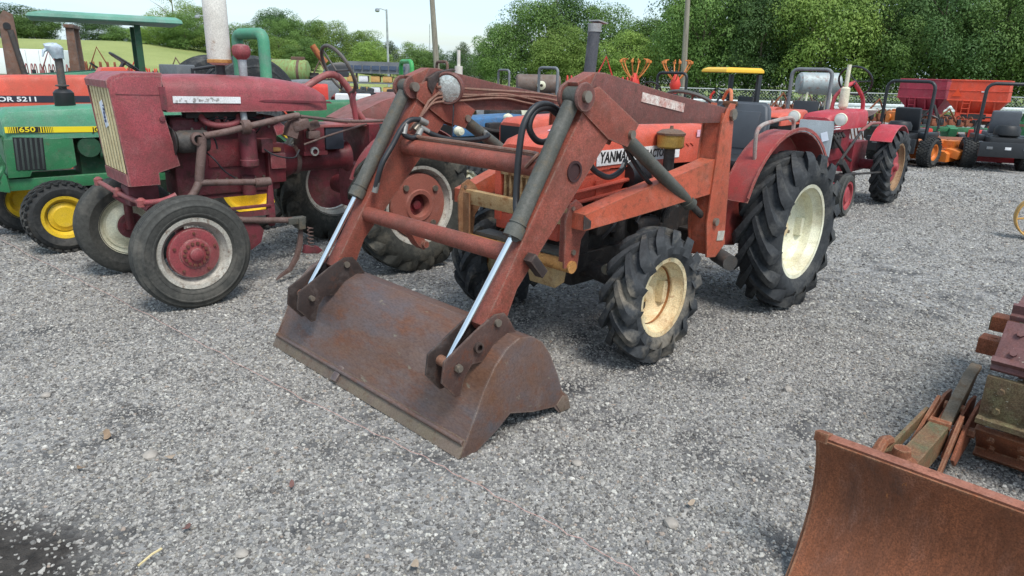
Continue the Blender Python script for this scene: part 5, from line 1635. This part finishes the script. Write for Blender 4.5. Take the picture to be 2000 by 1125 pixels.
bg_tractor('rusty red tractor with a brown bent roll bar left of the loader knee', (-1.75, 14.2), 210, MARP, MARP, wb=1.7, Rr=.52, Rf=.32, hd=(.5, 1.9, .8, 1.15, .24), roll=(BRNM, 1.74, .26, .028), name='old_tractor')
bg_tractor('small red tractor with a thick white muffler left of the centre trees', (-.55, 16.2), 215, REDB, WHITE, wb=1.6, Rr=.5, Rf=.3, hd=(.45, 1.8, .8, 1.15, .22), stack=(OFFW, .9, 2.0, .085), roll=(GREYM, 1.62, .22, .025), name='old_tractor')
tb_ = thing('fuel_tank', 'brown horizontal fuel tank behind the loader boom with a grey roll bar', 'tank', (.42, 14.8), 3)
B().lathe([(.001, -.46), (.16, -.45), (.19, -.42), (.195, .42), (.16, .45), (.001, .46)], c=(0, 0, 1.36), axis='x', n=24).o('shell', paint('tank_brown', '6d5f57', '54473f', '6b4a36', .35, .6, 5, .5), tb_)
for x in (-.3, .3):
    B().box((x, 0, .6), (.08, .4, 1.2)).o('cradle', BRNM, tb_)
B().lathe([(.03, -.22), (.07, -.21), (.09, -.2), (.07, -.19)], c=(.05, 0, 1.34), n=20).o('valve_wheel', CREAM, tb_)
bg_tractor('grey tractor with a grey roll bar in front of the brown fuel tank', (.38, 13.6), 225, GREYM, WHITE, wb=1.5, Rr=.48, Rf=.3, hd=(.45, 1.7, .75, 1.05, .22), roll=(GREYM, 1.68, .24, .028))
bt2 = bg_tractor('blue old tractor with cream wheels seen through the loader frame', (.25, 9.4), 222, BLU, CREAM, wb=1.6, Rr=.5, Rf=.32, hd=(.4, 1.5, .85, 1.08, .22), name='old_tractor', eng=paint('engine_teal', '35545c', '2d3638', '4a4036', .3, .55, 8), fend=False)
for x, y, z, r_ in ((.75, .3, 1.06, .05), (1.5, .3, .92, .06)):
    B().lathe([(.001, .06), (r_*.7, .05), (r_, 0), (r_*.7, -.05), (.001, -.06)], c=(x, y, z), n=16).o('cream_filter', CREAM, bt2)
B().tube(smooth_path([(.3, .3, .9), (.6, .34, 1.0), (.9, .34, .9), (1.2, .3, .95)]), .025, 8).box((.8, .26, .9), (.5, .1, .2), bev=.02).o('manifold', DARK, bt2)
bg_tractor('orange tractor directly behind the loader tractor bonnet', (1.05, 9.2), 222, ORANGE, WHITE, wb=1.5, Rr=.5, Rf=.3, hd=(.4, 1.5, .8, 1.12, .23), seatm=SEATB, sw=False)

# --- odd parts on pallets between the rows
def pallet(label, loc, deg, stack):
    T = thing('parts_pallet', label, 'pallet', loc, deg, 'pallets of spare parts')
    PW = paint('pallet_wood', '9a8468', '6d5c48', '5b4836', .3, .85, 6)
    for i in range(5):
        B().box((-.4+.2*i, 0, .13), (.11, 1.0, .02)).o('board', PW, T)
    for y in (-.42, 0, .42):
        B().box((0, y, .06), (1.0, .09, .1)).o('bearer', PW, T)
    rnd = random.Random(len(label))
    z = .15
    for k, (kind, mat, h) in enumerate(stack):
        x, y = rnd.uniform(-.2, .2), rnd.uniform(-.2, .2)
        if kind == 'box':
            B().box((x, y, z+h/2), (.6, .55, h), rot=(0, 0, rnd.uniform(-20, 20)), bev=.02).o('crate', mat, T)
        elif kind == 'drum':
            B().lathe([(.001, z), (.26, z), (.27, z+.02), (.26, z+h*.33), (.27, z+h*.35), (.26, z+h*.66), (.27, z+h*.68), (.26, z+h), (.001, z+h)], c=(x, y, 0), axis='z', n=24).o('drum', mat, T)
        else:
            B().box((x, y, z+h*.4), (.5, .4, h*.8), bev=.04).cyl((x-.3, y, z+h*.4), (x+.34, y, z+h*.4), h*.22, n=16).box((x, y, z+h*.85), (.3, .3, h*.2), bev=.03).o('engine_block', mat, T)
        z += h
    return T
pallet('pallet with a stacked grey engine and white crate beyond the maroon bonnet', (-2.75, 12.6), 20, [('engine', GREYM, .55), ('box', WHITE, .45)])
pallet('pallet of black engine parts left of the small green roll bar', (-2.35, 13.4), -10, [('engine', DARK, .6), ('engine', DARK, .5)])
pallet('pallet with a blue drum and tan crate right of the small green roll bar', (-1.25, 12.2), 30, [('box', plain('crate_tan', 'c59a5c', .7, 0, .2), .5), ('box', YEL, .55)])
pallet('pallet with a dark teal engine seen under the far loader boom', (-.35, 10.6), 15, [('engine', MATS['engine_teal'], .55), ('engine', DARK, .45)])
pallet('pallet with a white crate behind the blue tractor', (.1, 11.6), 35, [('box', BLU, .6), ('box', CREAM, .4)])
pallet('pallet with a rusty gearbox left of the grey rusty tank legs', (5.0, 17.0), 10, [('engine', RUSTO, .6), ('box', BRNM, .3)])
pallet('pallet of rusty parts behind the orange mower roll bar', (9.2, 17.2), 5, [('engine', RUSTO, .5), ('engine', ORM, .35)])

# --- hay tedder with raised orange tines
def tedder(label, loc, deg, n=2):
    T = thing('hay_tedder', label, 'implement', loc, deg, 'farm implements lined up at the back of the lot')
    B().box((0, 0, .8), (1.7, .1, .1), bev=.01).box((0, 0, .5), (.12, .3, .9)).o('frame', GREYM, T)
    for k in range(n):
        x0 = -.6 + 1.2*k/(max(1, n-1))
        B().lathe([(.001, -.15), (.12, -.12), (.16, 0), (.12, .14), (.05, .28), (.001, .3)], c=(x0, 0, 1.35), axis='z', n=16).cyl((x0, 0, .8), (x0, 0, 1.3), .06, n=10).o('rotor_hub', REDB, T)
        for i in range(6):
            a = rad(60*i+20*k)
            d = Vector((math.cos(a), math.sin(a), 0))
            c = Vector((x0, 0, 1.4))
            B().tube(smooth_path([c, c+d*.25+Vector((0, 0, .25)), c+d*.42+Vector((0, 0, .55)), c+d*.30+Vector((0, 0, .62))]), .018, 6).box(c+d*.42+Vector((0, 0, .55)), (.07, .07, .07), bev=.01).o('tine_arm', paint('tine_orange', 'c9793a', 'a5602c', '6b4028', .25, .6, 9), T)
    return T
tedder('red hay tedder with raised orange tine arms behind the loader boom', (3.85, 20.3), 8)
bk_ = bg_tractor('red tractor with a black roll bar in front of the hay tedder', (3.25, 16.0), 225, REDB, WHITE, wb=1.5, Rr=.5, Rf=.3, hd=(.45, 1.7, .85, 1.2, .23), roll=(BLKM, 1.66, .38, .032))

# --- tractor with a yellow canopy
bg_tractor('dark tractor under a yellow canopy right of the leaning pole', (4.75, 15.4), 205, BLKM, YEL, wb=1.6, Rr=.5, Rf=.32, hd=(.5, 1.8, .8, 1.1, .23), canopy=(YELC, 1.66, 1.0, .75), name='utility_tractor')
op = thing('orange_loader_frame', 'orange hose hoop and lever frame behind the torn grey seat', 'loader', (3.55, 12.6), 225)
B().tube(smooth_path([(.2, .35, .9), (.2, .33, 1.25), (.1, .25, 1.38), (-.05, .1, 1.36), (-.12, 0, 1.22)]), .03, 8).o('hoop', paint('hoop_orange', 'd07a52', 'a5603c', '6b4028', .15, .5, 8), op)
B().tube([(.22, -.1, .6), (.22, -.05, 1.3), (.2, .0, 1.36)], .022, 8).o('lever', REDB, op)
B().box((0, 0, .45), (.8, .8, .9), bev=.03).o('body', ORANGE, op)

# --- galvanised tank, and the orange tractor with a grey roll bar in front of it
gt = thing('galvanised_tank', 'rust streaked galvanised tank on tall legs framed by a grey roll bar', 'tank', (6.4, 15.4), -4)
B().lathe([(.001, -.44), (.18, -.43), (.225, -.38), (.23, .38), (.18, .43), (.001, .44)], c=(0, 0, 1.52), axis='x', n=26).o('shell', ZINC, gt)
for x in (-.32, .32):
    for s in (1, -1):
        B().tube([(x*1.1, s*.28, 0), (x*.75, s*.12, 1.36)], .025, 8).o('leg', CREAM, gt)
bg_tractor('orange tractor with grey roll bar and black seat left of the old red tractor', (5.3, 13.3), 232, ORANGE, WHITE, wb=1.45, Rr=.5, Rf=.3, hd=(.4, 1.75, .85, 1.08, .23), roll=(GREYM, 1.78, .36, .035), sw=False)

# --- old red tractor with a grey sheet over its radiator
CUBR = paint('crimson_paint', 'b03640', '8a4044', '6b4034', .12, .42, 5, .4, edge='c09a94')
CUBC = paint('crimson_casting', '8d2c36', '5a3236', '4a302a', .25, .5, 7, .5)
T = thing('old_red_tractor', 'old red tractor with grey sheet metal radiator front and cream exhaust', 'tractor', (4.75, 10.0), 228, 'tractors parked in the lot')
RRIM = paint('rim_red', 'a03a40', '8a4040', '6b4034', .2, .5, 6)
def hubc(t):
    B().lathe([(.001, .10), (.05, .10), (.07, .06), (.15, .05), (.20, .045), (.235, .02)], n=24).o('hub', RRIM, t)
for s in (1, -1):
    wheel(T, 0, s*.55, .485, .49, .24, .31, 'lug', RUB, paint('rim_tan_rust', '8f7355', '75573c', '6b4630', .35, .65, 8), s, yd=0, style='flat', nl=18, lug=.035, hub=hubc, spin=8)
    wheel(T, 1.62, s*.50, .255, .26, .11, .16, 'rib', RUBG, RRIM, s, yd=.02, style='flat')
hood(T, .15, 1.52, 1.0, 1.235, .20, CUBR, .03)
B().box((1.38, .203, 1.08), (.30, .006, .012)).box((1.38, .203, 1.05), (.30, .006, .012)).box((1.38, .203, 1.02), (.30, .006, .012)).o('side_louvre', WHITE, T)
B().prism([(1.50, 1.12), (1.53, 1.12), (1.56, .70), (1.52, .68)], -.20, .22, bev=.004).o('radiator_sheet', paint('sheet_zinc', 'a3a9ac', '8a8f90', '8a7a66', .12, .5, 5, .3), T)
B().box((1.555, .14, .93), (.003, .08, .11), rot=(20, -4, 0)).o('lot_tag', plain('tag_paper', 'dfe2ea', .6, 0, .05), T)
for s in (1, -1):
    lm_ = Matrix.Translation((1.52, s*.285, 1.145))
    l = B().lathe([(.001, -.10), (.06, -.07), (.078, 0), (.07, .015)], axis='x', n=22).xf(lm_).o('headlamp', CREAM, T)
    B().lathe([(.001, .02), (.05, .017), (.07, .012)], axis='x', n=22).xf(lm_).o('lens', plain('lens_pale', 'ded9d0', .2, .1, .1), l)
    B().tube([(1.42, s*.18, 1.08), (1.50, s*.27, 1.10)], .014, 6).o('lamp_bracket', CUBR, T)
B().box((1.0, 0, .80), (.9, .26, .4), bev=.02).box((.15, 0, .6), (.6, .34, .4), bev=.04).cyl((0, -.5, .49), (0, .5, .49), .07, n=12).cyl((.3, 0, .75), (.7, 0, .8), .11, n=16).o('engine', CUBC, T)
b = B()
for i in range(4):
    b.cyl((1.35-.12*i, .15, .96), (1.35-.12*i, .2, .90), .02, n=8)
b.tube(smooth_path([(1.4, .2, .92), (1.25, .24, .80), (1.0, .26, .66), (.85, .28, .60)]), .018, 8).box((1.2, .16, .85), (.3, .06, .16), bev=.01)
b.o('manifold', DARK, T)
B().tube([(1.5, .3, .55), (1.0, .32, .85), (.75, .32, .97)], .018, 8).o('lift_arm', DARK, T)
B().box((1.25, .36, .52), (.5, .06, .08), rot=(0, -28, 0), bev=.01).box((1.2, .34, .42), (.5, .12, .1), bev=.01).tube([(1.4, .4, .48), (.2, .62, .44)], .014, 6).o('drawbar_gear', DARK, T)
B().tube([(1.62, -.45, .36), (1.62, .45, .36)], .035, 10).box((1.58, 0, .5), (.12, .2, .26), bev=.02).o('front_axle', CUBC, T)
ex = B().lathe([(.02, 1.22), (.03, 1.24), (.055, 1.26), (.06, 1.28), (.058, 1.50), (.03, 1.52)], c=(.62, 0, 0), axis='z', n=18).o('muffler', CREAM, T)
B().cyl((.62, 0, 1.5), (.62, 0, 1.80), .026, n=12).o('tail_pipe', CREAM, ex)
swheel(T, (.28, 0, 1.60), .215, -58, BLKM, .1)
B().tube(smooth_path([(.62, -.14, 1.22), (.60, -.12, 1.40), (.45, -.04, 1.53), (.30, 0, 1.58)]), .026, 8).tube(smooth_path([(.1, .10, 1.1), (.15, .1, 1.35), (.25, .04, 1.5), (.30, 0, 1.57)]), .028, 8).o('steering_column', CUBR, T)
B().lathe([(.001, .02), (.12, .0), (.2, .05), (.24, .10), (.235, .105), (.19, .06), (.1, .02)], c=(-.12, .0, 1.12), axis='z', n=22).o('seat_pan', OFFW, T)
for s in (1, -1):
    B().prism(thick(arc(0, .485, .56, 130, 40, 12), -.012), s*.36, s*.62).prism(arc(0, .485, .56, 130, 40, 12), s*.35, s*.36).o('fender', CUBR, T)
B().tube([(.6, .25, .95), (.3, .3, 1.06), (.1, .35, 1.06)], .02, 8).o('side_rail', MARP, T)

# --- zero-turn mowers
def zero_turn(label, loc, deg, body, deckm, rimm, seatm, bar=BLKM):
    T = thing('zero_turn_mower', label, 'mower', loc, deg, 'zero turn mowers')
    for s in (1, -1):
        wheel(T, 0, s*.50, .295, .30, .27, .15, 'turf', TURFR, rimm, s, yd=.05, style='flat', nl=30, lug=.014)
        wheel(T, 1.35, s*.42, .14, .145, .12, .07, 'rib', TURFR, rimm, s, yd=.02, style='flat')
        B().tube([(1.35, s*.42, .16), (1.35, s*.34, .34), (1.1, s*.3, .38)], .03, 8).o('caster_fork', body, T)
        B().tube(smooth_path([(.62, s*.30, .55), (.66, s*.32, .85), (.60, s*.22, .95), (.56, s*.06, .96)]), .018, 8).o('control_lever', BLKM, T)
        B().box((.15, s*.36, .60), (.62, .16, .12), bev=.03).o('fuel_tank', BLKM, T)
    B().box((.6, 0, .40), (1.5, .56, .14), bev=.02).o('frame', body, T)
    B().loft([[(x, y*k, z) for x, y in ((.35, .70), (1.15, .72), (1.28, .40), (1.28, -.40), (1.15, -.72), (.35, -.70))] for k, z in ((1, .10), (1, .26), (.92, .30))]).o('mower_deck', deckm, T)
    B().box((.75, -.72, .26), (.5, .28, .16), rot=(12, 0, 0), bev=.02).o('discharge_chute', deckm, T)
    B().box((-.32, 0, .50), (.50, .62, .30), bev=.05).lathe([(.001, .14), (.18, .12), (.22, .05), (.22, -.05), (.16, -.1)], c=(-.32, 0, .74), axis='z', n=20).cyl((-.45, .2, .62), (-.30, .2, .62), .07, n=12).o('engine', DARKB, T)
    B().box((-.60, 0, .42), (.04, .95, .28), bev=.02).o('rear_guard', BLKM, T)
    for y in (-.3, 0, .3):
        B().box((-.625, y, .45), (.01, .10, .05), bev=.003).o('guard_label', WHITE if y == 0 else GREYM, T)
    B().box((.20, 0, .66), (.48, .50, .12), bev=.04).o('seat_cushion', seatm, T)
    B().box((-.03, 0, .90), (.10, .50, .46), rot=(0, -10, 0), bev=.05).o('seat_back', seatm, T)
    rops(T, -.16, .45, .40, 1.62, .032, bar)
    return T
zm = zero_turn('orange zero turn mower with black roll bar beside the old red tractor', (7.85, 14.3), 38, ORM, ORM, ORM, SEATB)
B().box((-.2, .36, .58), (.3, .14, .26), bev=.03).box((.9, -.55, .42), (.35, .2, .14), bev=.02).o('side_cover', ORM, zm)
zero_turn('black zero turn mower with grey seat and red deck at right edge', (9.5, 13.9), 70, BLKM, paint('deck_red', 'b02a34', '8a3036', '4a302a', .1, .45, 6), BLKM, plain('seat_slate', '55595f', .5, 0, .1))

# --- gravity grain wagons
def wagon(label, loc, deg, mat, sc=1.0, tri=False):
    T = thing('grain_wagon', label, 'wagon', loc, deg, 'gravity grain wagons')
    T.scale = (sc, sc, 1)
    def rect(x, y, z, dx=0):
        return [(x+dx, y, z), (-x+dx, y, z), (-x+dx, -y, z), (x+dx, -y, z)]
    b = B().loft([rect(.92, .78, 1.70), rect(.94, .80, 1.38), rect(.95, .80, 1.10)], caps=False)
    b.loft([rect(.95, .80, 1.10), rect(.58, .42, .70), rect(.55, .40, .56)], caps=False)
    b.loft([rect(.90, .76, 1.69), rect(.6, .42, .75)], caps=True)
    b.tube([(.93, .79, 1.70), (-.93, .79, 1.70), (-.93, -.79, 1.70), (.93, -.79, 1.70)], .025, 6, closed=True)
    b.tube([(.95, .81, 1.40), (-.95, .81, 1.40), (-.95, -.81, 1.40), (.95, -.81, 1.40)], .012, 6, closed=True)
    b.tube([(.95, .81, 1.10), (-.95, .81, 1.10), (-.95, -.81, 1.10), (.95, -.81, 1.10)], .022, 6, closed=True)
    b.o('hopper', mat, T)
    for x in (-.6, -.2, .2, .6):
        B().prism([(-.80, 1.08), (-.66, 1.08), (-.46, .62), (-.62, .62)], x-.03, x+.03, axis='x').o('brace', mat, T)
    ch = B().box((0, -.60, .62), (1.15, .40, .22), bev=.01).o('chute', mat, T)
    B().box((0, -.805, .64), (.80, .02, .15)).o('chute_opening', DARK, ch)
    for x in (-.12, .12):
        B().tube([(x-.3, -.84, 1.12), (x-.3, -.80, .58)], .015, 6).o('ladder_rail', mat, T)
    for i in range(3):
        B().tube([(-.42, -.83, .70+i*.16), (-.18, -.83, .70+i*.16)], .012, 6).o('ladder_rung', mat, T)
    B().box((0, 0, .45), (1.9, .5, .12), bev=.01).box((1.3, 0, .42), (.9, .08, .08)).o('running_gear', BRNM, T)
    for x in (-.7, .7):
        for s in (1, -1):
            wheel(T, x, s*.55, .28, .29, .18, .17, 'rib', RUB, mat, s, yd=.02, style='flat')
    if tri:
        B().prism([(-.82, 1.22), (-.50, 1.22), (-.66, 1.45)], -.825, -.815).o('warning_triangle', plain('triangle_orange', 'e0481c', .5, 0, .05), T)
        B().box((.15, -.815, 1.38), (.10, .01, .03)).o('name_plate', WHITE, T)
    return T
wagon('maroon gravity grain wagon with a ladder behind the orange mower', (14.25, 25.0), -50, REDM, .80)
wagon('orange red gravity grain wagon with warning triangle at right', (14.62, 22.8), -38, REDW, .83, True)

# --- green planter and red rotary cutter in front of the wagons
pl = thing('row_planter', 'green planter bar with black row units below the orange red wagon', 'implement', (10.7, 18.6), -6, 'farm implements lined up at the back of the lot')
B().box((0, 0, .46), (3.2, .12, .12), bev=.01).box((0, .5, .44), (3.0, .1, .1), bev=.01).o('toolbar', GRN, pl)
for i in range(5):
    x = -1.3+.65*i
    B().prism([(-.15, .48), (.1, .56), (.4, .46), (.3, .15), (0, .1)], x-.1, x+.1, axis='x', bev=.01).o('row_unit', GRN if i % 2 else DARK, pl)
    B().lathe([(.001, -.04), (.16, -.03), (.18, 0), (.16, .03), (.001, .04)], c=(x+.15, -.1, .18), axis='x', n=18).o('gauge_wheel', DARKB, pl)
B().tube([(-.3, -.1, .62), (0, -.25, 1.05), (.3, -.1, .62)], .035, 8).tube([(0, -.25, 1.05), (.1, -.5, .5)], .03, 8).o('hitch_frame', DARK, pl)
ga = thing('grain_auger', 'green auger arm with a yellow tip beside the orange red wagon', 'implement', (16.0, 22.5), 40)
B().tube(smooth_path([(0, 0, .5), (.05, -.1, .9), (.15, -.2, 1.25), (.35, -.3, 1.45)]), .13, 12).tube(smooth_path([(.35, 0, .45), (.38, 0, .8), (.4, 0, 1.25)]), .14, 12).o('auger_tube', GRN, ga)
B().box((.2, 0, .25), (.9, .6, .5), bev=.02).o('base', GRN, ga)
B().tube([(.1, -.3, .75), (.5, -.32, .78)], .07, 10).o('yellow_pipe', YEL, ga)
rc_ = thing('rotary_cutter', 'red rotary cutter deck on the gravel in front of the planter', 'implement', (10.9, 17.4), -6, 'farm implements lined up at the back of the lot')
B().box((0, 0, .26), (3.0, .9, .12), bev=.02).box((0, -.44, .18), (3.0, .03, .2), bev=.005).o('deck', RUSTO, rc_)
for x in (-.9, .3, 1.0):
    B().box((x, -.1, .42), (.26, .3, .24), bev=.03).o('gearbox', REDB, rc_)
B().box((0, -.48, .06), (3.1, .05, .10)).o('skid', BRNM, rc_)

# --- right edge: wheel with a yellow rim, dozer blade, crawler track
ew = thing('implement_wheel', 'spoked steel wheel with dull yellow rim cut by the right edge', 'wheel', (5.70, 7.40), -25)
STW = paint('steel_wheel_yellow', 'c9a05c', 'a5783c', '7a4a26', .3, .6, 8)
B().lathe([(.235, -.06), (.245, -.055), (.245, .055), (.235, .06), (.225, .05), (.225, -.05), (.235, -.06)], c=(0, 0, .245), n=40).o('wheel_rim', STW, ew)
for k in range(8):
    a = rad(45*k+10)
    B().tube([(.03*math.cos(a), 0, .245+.03*math.sin(a)), (.23*math.cos(a), 0, .245+.23*math.sin(a))], .012, 6).o('spoke', STW, ew)
B().cyl((0, -.07, .245), (0, .12, .245), .045, n=14).o('hub', STW, ew)

D = thing('dozer_blade', 'rusty curved dozer blade standing on the gravel at lower right', 'dozer blade', (1.0, 1.98), 227)
prof = [(.065, .0), (.005, .08), (-.030, .15), (-.052, .22), (-.058, .30), (-.046, .38), (-.024, .45), (.0, .495), (.006, .512)]
bl = B().prism(thick(prof, -.014), 0, 1.55).o('mouldboard', RUSTB, D)
B().prism([(.016, .518), (-.03, .518), (-.03, .490), (.0, .490)], -.004, 1.55, bev=.003).o('top_rail', paint('rail_rust', '9a6450', '7d4a3a', '6b3f2c', .4, .7, 8), bl)
B().prism(thick([(.085, -.02), (.012, .082)], .014), -.004, 1.55, bev=.002).o('cutting_edge', RUSTB, bl)
B().prism(prof + [(-.045, .512), (-.085, .42), (-.10, .30), (-.09, .18), (-.03, .04), (.03, 0)], -.012, .0).o('end_plate', RUSTB, bl)
B().prism([(-.03, .52), (.02, .535), (.02, .50), (-.03, .49)], -.012, .03, bev=.002).o('end_tab', RUSTB, bl)
ARMM = paint('arm_tan_green', '7d5c40', '4f6a4a', '6b432c', .42, .65, 9, .7, speck='5d4330', edge='9a7a5c')
b = B()
def obox(b, p0, p1, w_, h_):
    p0, p1 = Vector(p0), Vector(p1)
    d = (p1-p0).normalized()
    s_ = Vector((-d.y, d.x, 0)).normalized()*w_/2
    u_ = d.cross(s_).normalized()*h_/2
    b.loft([[p+s_+u_, p-s_+u_, p-s_-u_, p+s_-u_] for p in (p0, p1)])
    return b
# push arm runs back from the blade (local -x), to the right of its left end
arm = obox(B(), (-.06, .115, .15), (-1.12, .15, .15), .075, .11).o('push_arm', ARMM, D)
B().lathe([(.001, .05), (.03, .05), (.035, .02), (.06, .0)], c=(-.62, .12, .215), axis='z', n=16).o('pivot_cap', RUSTB, arm)
obox(B(), (-.60, .055, .19), (-1.20, .075, .19), .014, .055).o('side_strap', ARMM, arm)
B().tube(smooth_path([(-.55, .05, .24), (-.62, .05, .26), (-.74, .045, .22)]), .022, 8).o('strap_eye', RUSTB, arm)
for y in (.10, .135, .20, .235):
    B().prism([(-1.0, .10), (-1.08, .04), (-1.42, .06), (-1.52, .14), (-1.52, .21), (-1.38, .23), (-1.12, .19)], y-.007, y+.007, bev=.003).o('hitch_plate', RUSTO if y > .1 else RUSTB, arm)
B().prism([(-1.14, .19), (-1.28, .25), (-1.50, .315), (-1.64, .325), (-1.65, .295), (-1.56, .285), (-1.40, .19), (-1.24, .15)], .135, .185, bev=.01).o('hook_jaw', paint('jaw_grey_tan', '7a6c5a', '5d5242', '6b4a30', .35, .7, 8), arm)
obox(B(), (-.98, .085, .13), (-1.26, .10, .25), .014, .035).o('link_bar', RUSTB, arm)
obox(B(), (-.90, .215, .06), (-1.16, .215, .23), .016, .035).o('link_bar', RUSTB, arm)
for p in ((-1.10, .15, .20), (-1.30, .16, .21), (-.90, .22, .05), (-1.20, .23, .16), (-1.40, .23, .14)):
    B().cyl((p[0], p[1]-.04, p[2]), (p[0], p[1]+.04, p[2]), .022, n=6).o('bolt', RUSTB, arm)

C_ = thing('crawler_track', 'mossy rusty crawler track with wide pads at the right edge', 'crawler track', (2.15, 2.81), 225)
Rt = .335
pads = []
for k, (ang, mat) in enumerate([(-84, RUSTB), (-44, RUSTB), (-3, MUD), (38, paint('pad_maroon', '6d4a48', '5d4644', '6b4238', .3, .6, 6, .5, fleck='b5aa9a')), (79, None)]):
    a = rad(ang)
    cx, cz = -.10 + Rt*math.cos(a), .36 + Rt*math.sin(a)
    M_ = Matrix.Translation((cx, 0, cz)) @ Matrix.Rotation(-a, 4, 'Y')
    b = B().box((0, .26, 0), (.025, .52, .225), bev=.004).box((.025, .26, -.08), (.05, .52, .022), bev=.004).box((-.03, .12, 0), (.06, .05, .2), bev=.006).box((-.03, .40, 0), (.06, .05, .2), bev=.006)
    for yy in (.06, .17, .35, .46):
        for zz in (-.03, .06):
            b.cyl((.012, yy, zz), (.028, yy, zz), .014, n=6)
    b.xf(M_)
    b.o('track_pad', mat or MATS['pad_maroon'], C_)
for k in range(4):
    b = B().box((-.34-.24*k, .26, .695), (.23, .52, .025), bev=.004).box((-.44-.24*k, .26, .72), (.022, .52, .05), bev=.004)
    b.o('track_pad', MATS['pad_maroon'], C_)
    B().box((-.42-.24*k, .26, .02), (.22, .52, .025), bev=.004).o('track_pad', RUSTB, C_)
B().lathe([(.001, .10), (.2, .10), (.22, .14), (.22, .38), (.2, .42), (.001, .42)], c=(-.10, 0, .36), n=28).o('idler', MUD, C_)
B().box((-.75, .26, .36), (1.2, .22, .22), bev=.02).o('track_frame', MUD, C_)
b1 = B().box((-.66, -.02, .30), (.11, .36, .08), bev=.006).o('support_bar', MUD, C_)
B().box((-.66, -.135, .301), (.114, .13, .084), bev=.006).cyl((-.66, -.14, .34), (-.66, -.14, .346), .014, n=10).o('bar_end', RUSTO, b1)
b1 = B().box((-1.12, -.04, .30), (.11, .40, .08), bev=.006).o('support_bar', MUD, C_)
B().box((-1.12, -.17, .301), (.114, .13, .084), bev=.006).o('bar_end', RUSTO, b1)

# ------------------------------------------------------------------ twine and litter on the gravel
pts = [(-4.68, 6.11), (-3.32, 5.02), (-2.05, 3.98), (-1.21, 3.27), (-.58, 2.78), (-.19, 2.47), (.21, 2.14), (.44, 1.92), (.75, 1.64), (1.0, 1.42)]
path = smooth_path([(x, y, 0) for x, y in pts], 14)
path = [Vector((p.x + .006*math.sin(i*1.9), p.y + .006*math.cos(i*1.3), ground_h(p.x, p.y) + .017 + .003*math.sin(i*.8))) for i, p in enumerate(path)]
tw_ = B().tube(path, .0016, 5).o('twine', plain('twine_pink', 'b8948a', .8, 0, .25, 40))
tag(tw_, 'thin pink orange twine lying straight across the gravel', 'twine')

LEAFM = [plain('dry_leaf_tan', '86705a', .8, 0, .25, 30), plain('dry_leaf_red', '6f4f48', .8, 0, .25, 30), plain('dry_leaf_pale', 'a08f7c', .8, 0, .2, 30)]
leaf_spots = [((-1.78, 2.72), 0, .05, 'large curled tan leaf left of the twine in the near gravel'), ((-1.42, 2.55), 2, .035, 'small pale leaf just right of the large tan leaf'), ((-1.74, 2.46), 0, .03, 'small tan leaf between the large tan leaf and the dark earth'), ((-1.14, 2.09), 1, .035, 'dark red leaf above the straw stalk'), ((-.30, 1.93), 2, .04, 'pale leaf at the bottom centre below the twine'), ((.72, 2.32), 2, .03, 'pale leaf right of the twine below the bucket heel'), ((-.85, 2.37), 1, .03, 'reddish leaf midway between the straw stalk and the bucket'), ((1.3, 2.6), 0, .022, 'tiny tan leaf on the gravel left of the dozer push arm')]
for i, ((x, y), k, s_, lb) in enumerate(leaf_spots):
    rnd = random.Random(i)
    a = rnd.uniform(0, 6.28)
    b = B()
    ring_ = []
    for j in range(10):
        t_ = j/10*2*math.pi
        r_ = .7*s_*(.62 + .38*abs(math.cos(t_))) * rnd.uniform(.8, 1.15)
        ring_.append((r_*math.cos(t_), r_*.62*math.sin(t_), .35*s_*math.cos(2*t_)*rnd.uniform(.2, .6)))
    b.loft([ring_, [(p[0], p[1], p[2]+.0012) for p in ring_]])
    lf = b.o('dry_leaf', LEAFM[k], None, loc=(x, y, ground_h(x, y)+.022), rot=(rnd.uniform(-.3, .3), rnd.uniform(-.3, .3), a))
    tag(lf, lb, 'leaf', 'dry leaves on the near gravel')
sw_ = B().tube([(-1.20, 1.88, .02), (-1.18, 1.93, .026), (-1.165, 1.965, .022)], .004, 6).o('straw_stalk', plain('straw', 'cdbb8c', .7))
tag(sw_, 'pale straw stalk at the edge of the bare dark earth', 'straw')
rnd = random.Random(21)
bigs = [(-1.52, 2.58, .03, 'larger pale stone beside the large curled tan leaf'), (-.9, 1.98, .022, 'loose pale stone near the bottom edge right of the straw stalk'), (.62, 2.2, .026, 'loose stone right of the twine near the dozer blade'), (-1.9, 1.98, .03, 'pale stone lying on the bare dark earth'), (.3, 2.6, .022, 'loose stone just in front of the bucket right corner'), (-2.3, 3.1, .026, 'loose stone left of the bucket beyond the twine'), (1.5, 3.4, .026, 'loose stone in front of the muddy front tyre')]
for i, (x, y, s_, lb) in enumerate(bigs):
    b = B()
    bmesh.ops.create_icosphere(b.bm, subdivisions=2, radius=s_)
    for v in b.bm.verts:
        v.co += v.co.normalized()*s_*.35*noise.noise(v.co*30 + Vector((i*3, 0, 0)))
        v.co.z *= .6
    st_ = b.o('stone', plain('loose_stone', '9a938a', .9, 0, .2, 20), None, ang=25, loc=(x, y, ground_h(x, y)+s_*.35))
    tag(st_, lb, 'stone', 'larger loose stones')
